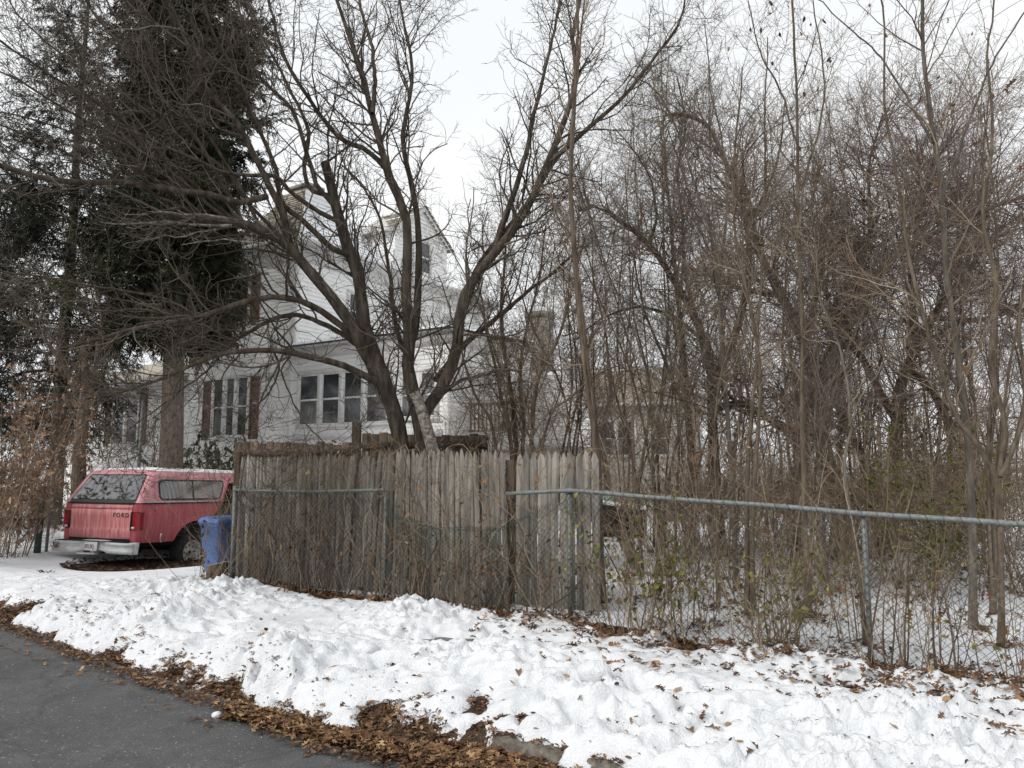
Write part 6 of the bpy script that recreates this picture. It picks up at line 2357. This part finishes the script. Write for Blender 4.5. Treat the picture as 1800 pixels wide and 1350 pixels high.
# climbing vines sprawled over the pickets
for k in range(18):
    u = (k + 0.5) / 18
    s = 0.15 + (LAB - 0.3) * u
    b_ = at_fence(FA, FB, s, 0.03)
    root = thing("vine", "leafless brown vine climbing and sprawling over the grey pickets", "vine", b_, 0, "leafless vines on the stockade fence")
    ls = []
    for q_ in range(5):
        pts = [b_ + dAB * rg.normal(0, 0.15)]
        d_ = np.array([0, 0, 1.0])
        n_ = int(rg.integers(9, 14))
        for i_ in range(n_):
            d_ = norm(d_ + dAB * rg.normal(0, 0.45) + np.array([0, 0, 0.05]))
            p = pts[-1] + d_ * 0.19
            p = p + nAB * (rg.normal(0, 0.02) - 0.0)
            if p[2] > 1.95:
                d_ = norm(d_ * np.array([1, 1, -0.5]))
                p[2] = 1.9
            pts.append(p)
        Q = catmull(np.array(pts), KL)
        r_ = rg.uniform(0.004, 0.010)
        ls.append((Q, np.linspace(r_, 0.0025, KL)))
    Pn, R = stack(ls)
    mb = MB()
    add_tubes(mb, Pn, R, 5)
    Q1, r1 = grow(Pn, R, 42, 0.55, K=6, angle=(0.9, 0.3), up=0.03, curl=0.25, rratio=0.5, rmax=0.004, rmin=0.0022)
    Q2, r2_ = grow(Q1, r1, 70, 0.22, K=4, angle=(0.9, 0.3), curl=0.25, rratio=0.7, rmax=0.003, rmin=0.0016)
    add_tubes(mb, Q1, r1, 3)
    add_tubes(mb, Q2, r2_, 3)
    mb.build("stems", ["twig_brown", "twig_tan", "twig_grey"][k % 3], root, off=b_)
    n_ = int(rg.integers(5, 13))
    mb = MB()
    pos = Q1[rg.integers(0, len(Q1), n_), rg.integers(1, 6, n_)] - nAB * 0.08
    leaves_at(mb, pos, 0.05 + 0.045 * rg.random(n_), "oak", tint=np.clip(rg.normal(0.58, 0.22, n_), 0, 1))
    mb.build("leaves", "leaf_brown", root, off=b_)
# vines along the brown back fence
for k in range(7):
    b_ = P(425 + 62 * k, 800, 11.0 - 0.1 * k)
    b_[2] = 0.1
    shrub("vine", "dense leafless vine matted along the top of the brown board fence", b_, 16, 2.0, 0.5, "twig_brown", TW2(150, 0.5, 600, 0.2), None, "vines on the brown board fence", 0.007, cat="vine", ang=0.3, curl=0.14)

# ---------------- far woods: one mass of bare trees round the horizon
mb = MB()
rg2 = np.random.default_rng(5)
n = 150
xx = np.concatenate([rg2.uniform(2, 48, 95), rg2.uniform(-70, 2, 55)])
yy_ = np.concatenate([rg2.uniform(20, 60, 95), rg2.uniform(40, 75, 55)])
hh = rg2.uniform(5, 9.5, n)
K = 8
s_ = np.linspace(0, 1, K)
Q = np.zeros((n, K, 3))
Q[:, :, 0] = xx[:, None] + np.cumsum(rg2.normal(0, 0.12, (n, K)), 1)
Q[:, :, 1] = yy_[:, None]
Q[:, :, 2] = hh[:, None] * s_[None]
R = rg2.uniform(0.07, 0.15, n)[:, None] * np.linspace(1, 0.2, K)[None]
add_tubes(mb, Q, R, 5, rng=rg2)
Q1, r1 = grow(Q, R, 2600, 2.6, K=6, angle=(0.6, 0.2), up=0.08, curl=0.12, rratio=0.4, rmax=0.03, rmin=0.01, t0=0.2, rng=rg2)
Q2, r2_ = grow(Q1, r1, 15000, 1.1, K=4, angle=(0.7, 0.2), up=0.05, curl=0.18, rratio=0.6, rmax=0.012, rmin=0.006, rng=rg2)
add_tubes(mb, Q1, r1, 3, rng=rg2)
add_tubes(mb, Q2, r2_, 3, rng=rg2)
struct(mb.build("far_woods", "twig_red"), "stuff", "mass of bare grey-brown woods along the horizon")
# undergrowth beyond: low brush
mb = MB()
n = 2600
xx = rg2.uniform(0.5, 30, n)
yy_ = rg2.uniform(14, 45, n)
Q = np.zeros((n, 5, 3))
Q[:, 0] = np.stack([xx, yy_, np.full(n, 0.05)], 1)
D = norm(np.stack([rg2.normal(0, 0.35, n), rg2.normal(0, 0.35, n), np.ones(n)], 1))
hl = rg2.uniform(0.8, 2.4, n)
for k in range(1, 5):
    D = norm(D + rg2.normal(0, 0.14, (n, 3)))
    Q[:, k] = Q[:, k - 1] + D * (hl / 4)[:, None]
R = np.full((n, 5), 0.008) * np.linspace(1.2, 0.5, 5)[None]
add_tubes(mb, Q, R, 3, rng=rg2)
Q1, r1 = grow(Q, R, 9000, 0.7, K=4, angle=(0.7, 0.2), up=0.05, curl=0.2, rratio=0.8, rmax=0.006, rmin=0.004, rng=rg2)
add_tubes(mb, Q1, r1, 3, rng=rg2)
struct(mb.build("undergrowth", "twig_brown"), "stuff", "mass of brown brush beyond the thicket")

# ================================================================== LEAVES ON THE GROUND
# drift in the gutter: thousands of oak leaves
mb = MB()
rl = np.random.default_rng(21)


def scatter_kerb(n, x0, x1, dlo, dhi, zj, size, mat_t=(0.5, 0.24)):
    x = rl.uniform(x0, x1, n)
    d0, d1 = dlo(x), dhi(x)
    d = d0 + (d1 - d0) * rl.random(n)
    y = kerb_y(x) + d / 0.86
    st_ = snow_t(x, y)
    ok = (st_ < 0.015) | (rl.random(n) < 0.06)
    x, y, d = x[ok], y[ok], d[ok]
    z = np.where(d < -0.1, 0.012, np.maximum(ground_z(x, y) + 0.008, snow_z(x, y))) + zj * rl.random(len(x))
    z = np.where((x > -0.4) & (d < 0.02), 0.012 + zj * rl.random(len(x)), z)
    return np.stack([x, y, z], 1), d


pos, d = scatter_kerb(13000, -11.5, 0.75, lambda x: -0.13 - 0.10 * vnoise(x, x * 0, 0.5, 1) - 0.20 * sstep(-2.1, -1.3, x) * sstep(1.6, 0.3, x), lambda x: np.where(x > -0.4, 0.0, 0.42), 0.035, 0.08)
leaves_at(mb, pos, 0.022 + 0.05 * rl.random(len(pos)) ** 1.5, "oak", rng=rl, flat=1.0, tint=np.clip(rl.normal(0.46, 0.26, len(pos)) , 0, 1))
pos, d = scatter_kerb(6500, -1.9, 1.3, lambda x: -0.36 + 0.06 * np.abs(x - 0.1) + 0.10 * (vnoise(x, x * 0, 0.3, 2) - 0.5), lambda x: -0.02 + 0 * x, 0.045, 0.09)
leaves_at(mb, pos, 0.028 + 0.06 * rl.random(len(pos)) ** 1.5, "oak", rng=rl, flat=1.0, tint=np.clip(rl.normal(0.55, 0.25, len(pos)), 0, 1))
# strays on the asphalt
pos, d = scatter_kerb(260, -7, 1.2, lambda x: -0.5 + 0 * x, lambda x: -0.15 + 0 * x, 0.008, 0.07)
pos2 = pos[rl.random(len(pos)) < 0.7]
leaves_at(mb, pos2, 0.03 + 0.05 * rl.random(len(pos2)), "oak", rng=rl, flat=1.0)
# leaves and dirt caught on top of the kerb stone and in the strip behind it
k = 1100
x = rl.uniform(-0.15, 0.75, k)
d = rl.uniform(0.0, 0.34, k) ** 1.0
y = kerb_y(x) + d / 0.86
mk = (snow_t(x, y) < 0.02) & ((d > 0.14) | (rl.random(k) < 0.16))
x, y, d = x[mk], y[mk], d[mk]
p = np.stack([x, y, np.where(d < 0.17, 0.103, ground_z(x, y) + 0.012) + 0.02 * rl.random(len(x))], 1)
leaves_at(mb, p, 0.03 + 0.05 * rl.random(len(x)), "oak", rng=rl, flat=1.0, tint=np.clip(rl.normal(0.45, 0.25, len(x)), 0, 1))
# small crumbs of leaf in the gutter
pos, d = scatter_kerb(8000, -9, 0.8, lambda x: -0.24 + 0 * x - 0.16 * sstep(-2.1, -0.9, x), lambda x: 0.40 + 0 * x, 0.012, 0.03)
leaves_at(mb, pos, 0.015 + 0.025 * rl.random(len(pos)), "oval", rng=rl, flat=1.0, tint=np.clip(rl.normal(0.4, 0.25, len(pos)), 0, 1))
struct(mb.build("gutter_leaves", "leaf_brown"), "stuff", "thick drift of brown oak leaves along the gutter")

# litter at the foot of the fence and in the bare patches
mb = MB()
n = 3300
s = rl.uniform(-0.3, LAB + 4.6, n)
pp_ = np.zeros((n, 3))
offs = rl.normal(-0.12, 0.12, n)
for i_, (a_, o_) in enumerate(zip(s, offs)):
    q_ = FA + dAB * a_ + nAB * o_ if a_ < LAB else FB + FDIR * (a_ - LAB) + nAB * o_
    pp_[i_] = q_
wide = (s > LAB - 0.6) & (rl.random(n) < 0.75)
pp_[wide] -= (np.abs(rl.normal(0, 0.38, n))[:, None] * nAB[None])[wide]
keepm = (s < LAB) | (rl.random(n) < 0.7)
pp_ = pp_[keepm]
pp_[:, 2] = snow_z(pp_[:, 0], pp_[:, 1]) + 0.01 + 0.05 * rl.random(len(pp_))
leaves_at(mb, pp_, 0.05 + 0.055 * rl.random(len(pp_)), "oak", rng=rl, flat=1.0, tint=np.clip(rl.normal(0.42, 0.22, len(pp_)), 0, 1))
for bx, by, rx, ry, dep in BARE[1:]:
    k = 200
    x, y = bx + rl.normal(0, rx * 0.45, k), by + rl.normal(0, ry * 0.45, k)
    p = np.stack([x, y, snow_z(x, y) + 0.008 + 0.02 * rl.random(k)], 1)
    k2 = p[: max(14, int(min(k, 150 * (rx * ry) / 0.06)))]
    leaves_at(mb, k2, 0.03 + 0.045 * rl.random(len(k2)), "oak", rng=rl, flat=1.0, tint=np.clip(rl.normal(0.33, 0.2, len(k2)), 0, 1))
# bank at the road bend by the scrub
k = 900
x, y = rl.uniform(-11.5, -7.3, k), rl.uniform(9.6, 12.2, k)
mk = (kerb_d(x, y) > 0.5) & (vnoise(x, y, 0.6, 1) > 0.45)
x, y = x[mk], y[mk]
p = np.stack([x, y, snow_z(x, y) + 0.01 + 0.02 * rl.random(len(x))], 1)
leaves_at(mb, p, 0.05 + 0.06 * rl.random(len(p)), "oak", rng=rl, flat=1.0, tint=np.clip(rl.normal(0.45, 0.2, len(p)), 0, 1))
for fx, fy_, fr in FEET:
    if fy_ > 17 or fx < -3.5 and fy_ < 12:
        continue
    k = int(rl.integers(14, 42))
    a = rl.random(k) * 2 * PI
    q_ = fr * 0.7 + np.abs(rl.normal(0, 0.16, k))
    x, y = fx + q_ * np.cos(a), fy_ + q_ * np.sin(a)
    p = np.stack([x, y, snow_z(x, y) + 0.008 + 0.02 * rl.random(k)], 1)
    leaves_at(mb, p, 0.04 + 0.06 * rl.random(k), "oak", rng=rl, flat=1.0, tint=np.clip(rl.normal(0.35, 0.2, k), 0, 1))
k = 500
x, y = rl.uniform(0.5, 9, k), rl.uniform(5.2, 14, k)
mk = (y > fence_y(x) + 0.1) & (vnoise(x, y, 0.6, 3) > 0.5)
x, y = x[mk], y[mk]
p = np.stack([x, y, snow_z(x, y) + 0.012], 1)
leaves_at(mb, p, 0.04 + 0.05 * rl.random(len(x)), "oak", rng=rl, flat=1.0, tint=np.clip(rl.normal(0.38, 0.2, len(x)), 0, 1))
struct(mb.build("leaf_litter", "leaf_brown"), "stuff", "brown leaf litter along the foot of the fence and in bare patches")
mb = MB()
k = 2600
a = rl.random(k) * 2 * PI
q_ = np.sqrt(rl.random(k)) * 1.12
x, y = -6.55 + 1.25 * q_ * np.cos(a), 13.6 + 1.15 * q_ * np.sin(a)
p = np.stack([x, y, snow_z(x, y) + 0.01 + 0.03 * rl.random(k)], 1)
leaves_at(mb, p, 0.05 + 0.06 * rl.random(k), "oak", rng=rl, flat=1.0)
struct(mb.build("truck_litter", "leaf_dark"), "stuff", "dark leaf litter on the bare ground under the truck")  # leaves in a darker brown than the rest of the litter

mb = MB()
k = 5200
x, y = rl.uniform(-9, 4.5, k), rl.uniform(2.5, 11, k)
mk = (kerb_d(x, y) > 0.15) & (y < fence_y(x) + 0.1) & (vnoise(x, y, 0.35, 5) > 0.5) & (snow_t(x, y) > 0.02)
x, y = x[mk], y[mk]
p = np.stack([x, y, snow_z(x, y) + 0.006], 1)
leaves_at(mb, p, 0.010 + 0.022 * rl.random(len(x)), "oval", rng=rl, flat=1.0, tint=np.clip(rl.normal(0.25, 0.2, len(x)), 0, 1))
struct(mb.build("leaf_crumbs", "leaf_brown"), "stuff", "crumbs of leaf and bark scattered over the roadside snow")
# loose grit on the asphalt
k = 2600
x, y = rl.uniform(-6.5, 1.2, k), rl.uniform(2.6, 8.5, k)
mk = kerb_d(x, y) < -0.16
x, y = x[mk], y[mk]
k = len(x)
r_ = 0.0022 + 0.0045 * rl.random(k) ** 3
base4 = np.array([[0, 0, 0.8], [1, 0, 0], [-0.5, 0.87, 0], [-0.5, -0.87, 0]])
an = rl.random(k) * 6.28
rot = np.stack([np.cos(an), np.sin(an)], 1)
V = np.zeros((k, 4, 3))
V[:, :, 0] = x[:, None] + r_[:, None] * (base4[None, :, 0] * rot[:, :1] - base4[None, :, 1] * rot[:, 1:])
V[:, :, 1] = y[:, None] + r_[:, None] * (base4[None, :, 0] * rot[:, 1:] + base4[None, :, 1] * rot[:, :1])
V[:, :, 2] = 0.004 + 0.006 * sstep(-0.4, -1.2, kerb_d(x, y))[:, None] + r_[:, None] * base4[None, :, 2] * 1.3
tri = np.array([[0, 1, 2], [0, 2, 3], [0, 3, 1]])
F = (np.arange(k)[:, None, None] * 4 + tri[None]).reshape(-1, 3)
mb = MB()
mb.add(V.reshape(-1, 3), F, np.repeat(rl.random(k), 4))
struct(mb.build("road_grit", "grit"), "stuff", "pale loose grit scattered on the asphalt")

# single leaves lying on the snow
protos = []
for k in range(9):
    mb = MB()
    leaves_at(mb, np.zeros((1, 3)), np.array([1.0]), "oak" if k % 4 else "oval", rng=rl, flat=1.0, tint=np.array([float(np.clip(0.25 + 0.08 * k, 0, 1))]))
    o = mb.build("fallen_leaf", "leaf_brown")
    protos.append(o)
cand = []
tries = 0
while len(cand) < 300 and tries < 20000:
    tries += 1
    px, py = rl.uniform(0, 1800), rl.uniform(1020, 1345)
    p = G(px, py, 0.22)
    x, y = p[0], p[1]
    d = float(kerb_d(x, y))
    if d < 0.3 or y > fence_y(x) - 0.05 or y > 11.5:
        continue
    fd = float(fence_y(x)) - y
    dens = 0.05 + 1.6 * math.exp(-fd / 0.6) * (px > 950) + 0.25 * math.exp(-fd / 0.5) + 0.20 * (px > 1000) + 0.25 * math.exp(-(d - 0.3) / 0.3)
    dens *= 0.15 + 2.2 * float(vnoise(x, y, 0.4, 3)) ** 2
    if rl.random() > dens:
        continue
    if float(snow_t(x, y)) < 0.02:
        continue
    cand.append((x, y))
first = set()
for k, (x, y) in enumerate(cand):
    j_ = int(rl.integers(0, 9))
    src = protos[j_]
    if j_ in first:
        o = src.copy()
        COL.objects.link(o)
    else:
        o = src
        first.add(j_)
    o.location = (x, y, float(snow_z(x, y)) + 0.012)
    o.rotation_euler = (float(rl.normal(0, 0.2)), float(rl.normal(0, 0.2)), float(rl.random() * 6.28))
    sc_ = float(rl.uniform(0.035, 0.09))
    o.scale = (sc_, sc_, sc_)
    tag(o, "curled brown oak leaf lying on the lumpy roadside snow", "leaf", "fallen leaves on the roadside snow")
for j_, o in enumerate(protos):
    if j_ not in first:
        bpy.data.objects.remove(o)

# snow chunks: rounded lumps fallen off the plough bank
def chunk(px, py, r_, lab):
    p = G(px, py, 0.2)
    z = float(snow_z(p[0], p[1]))
    root = None
    mb = MB()
    m, n = 14, 20
    V = np.zeros((m, n + 1, 3))
    for i_ in range(m):
        ph = PI * i_ / (m - 1)
        for k_ in range(n + 1):
            a_ = 2 * PI * (k_ % n) / n
            q_ = np.array([math.sin(ph) * math.cos(a_), math.sin(ph) * math.sin(a_), math.cos(ph)])
            w_ = 1 + 0.22 * (vnoise(q_[0] * 1.5 + px, q_[1] * 1.5 + q_[2], 0.5, 3) - 0.5) + 0.1 * (vnoise(q_[0] * 3 + px, q_[1] * 3 + q_[2] * 2, 0.4, 4) - 0.5)
            V[i_, k_] = q_ * r_ * w_ * np.array([1.15, 1, 0.8])
    mb.grid(V)
    o = mb.build("snow_lump", "snow", smooth=True)
    o.location = (p[0], p[1], z + r_ * 0.30)
    tag(o, lab, "snow lump")


chunk(1045, 1202, 0.10, "largest rounded snow lump on the bank below the stockade corner")
chunk(612, 1095, 0.075, "rounded snow lump on the bank before the middle pickets")
chunk(643, 1143, 0.085, "rounded snow lump halfway down the bank nearest the road")
chunk(748, 1122, 0.045, "small snow lump standing at the end of the wet bare patch")
chunk(383, 1207, 0.028, "small snow lump lying in the gutter leaves")

# wet dark puddle in the bare patch by the fence
bx, by = BARE[0][:2]
mb = MB()
pts = []
for a in np.linspace(0, 2 * PI, 40, endpoint=False):
    w_ = 1 + 0.25 * (vnoise(math.cos(a) * 2, math.sin(a) * 2, 0.7, 3) - 0.5)
    x, y = bx + 0.55 * w_ * math.cos(a), by + 0.2 * w_ * math.sin(a) - 0.1 * math.cos(a)
    pts.append((x, y, float(ground_z(bx, by)) + 0.012))
mb.add(pts, [tuple(range(40))])
m, nt, b = _nodes("wet_ground")
c = ramp(nt, noise(nt, 20, 5), [(0.35, (0.03, 0.03, 0.027)), (0.65, (0.085, 0.08, 0.072))])
nt.links.new(c.outputs["Color"], b.inputs["Base Color"])
b.inputs["Roughness"].default_value = 0.35
MATS["wet_ground"] = m
struct(mb.build("path_slab", "wet_ground"))

# ================================================================== SKY AND LIGHT
w = bpy.data.worlds.new("World")
scene.world = w
w.use_nodes = True
nt = w.node_tree
bg = nt.nodes["Background"]
sky = nt.nodes.new("ShaderNodeTexSky")
sky.sky_type = "NISHITA"
sky.sun_disc = False
SUN_EL, SUN_AZ = math.radians(42), math.radians(238)   # azimuth from +Y, clockwise
sky.sun_elevation = SUN_EL
sky.sun_rotation = SUN_AZ
hsv = nt.nodes.new("ShaderNodeHueSaturation")
hsv.inputs["Saturation"].default_value = 0.15
nt.links.new(sky.outputs["Color"], hsv.inputs["Color"])
tc = nt.nodes.new("ShaderNodeTexCoord")
mp = nt.nodes.new("ShaderNodeMapping")
mp.inputs["Scale"].default_value = (1, 1, 2.2)
nt.links.new(tc.outputs["Generated"], mp.inputs["Vector"])
cn = nt.nodes.new("ShaderNodeTexNoise")
cn.inputs["Scale"].default_value = 1.8
cn.inputs["Detail"].default_value = 5
nt.links.new(mp.outputs["Vector"], cn.inputs["Vector"])
SKYV = 11.0
cr = ramp(nt, cn.outputs["Fac"], [(0.32, (0.87 * SKYV, 0.905 * SKYV, 0.945 * SKYV)), (0.68, (1.01 * SKYV, 1.025 * SKYV, 1.035 * SKYV))])
mx = mixc(nt, 0.9, hsv.outputs["Color"], cr.outputs["Color"])
nt.links.new(mx, bg.inputs["Color"])
bg.inputs["Strength"].default_value = 0.1

sd = bpy.data.lights.new("sun", "SUN")
sd.energy = 2.0
sd.angle = math.radians(20)
sd.color = (1.0, 0.965, 0.92)
so = bpy.data.objects.new("sun", sd)
COL.objects.link(so)
dirv = Vector((math.sin(SUN_AZ) * math.cos(SUN_EL), math.cos(SUN_AZ) * math.cos(SUN_EL), math.sin(SUN_EL)))
so.rotation_euler = dirv.to_track_quat("Z", "Y").to_euler()
so.location = dirv * 50

scene.view_settings.view_transform = "Standard"
scene.view_settings.look = "None"
scene.view_settings.exposure = 0
scene.view_settings.gamma = 1
scene.cycles.max_bounces = 8
scene.cycles.diffuse_bounces = 5
scene.cycles.glossy_bounces = 3
scene.render.engine = "CYCLES"

scene.cycles.use_denoising = True
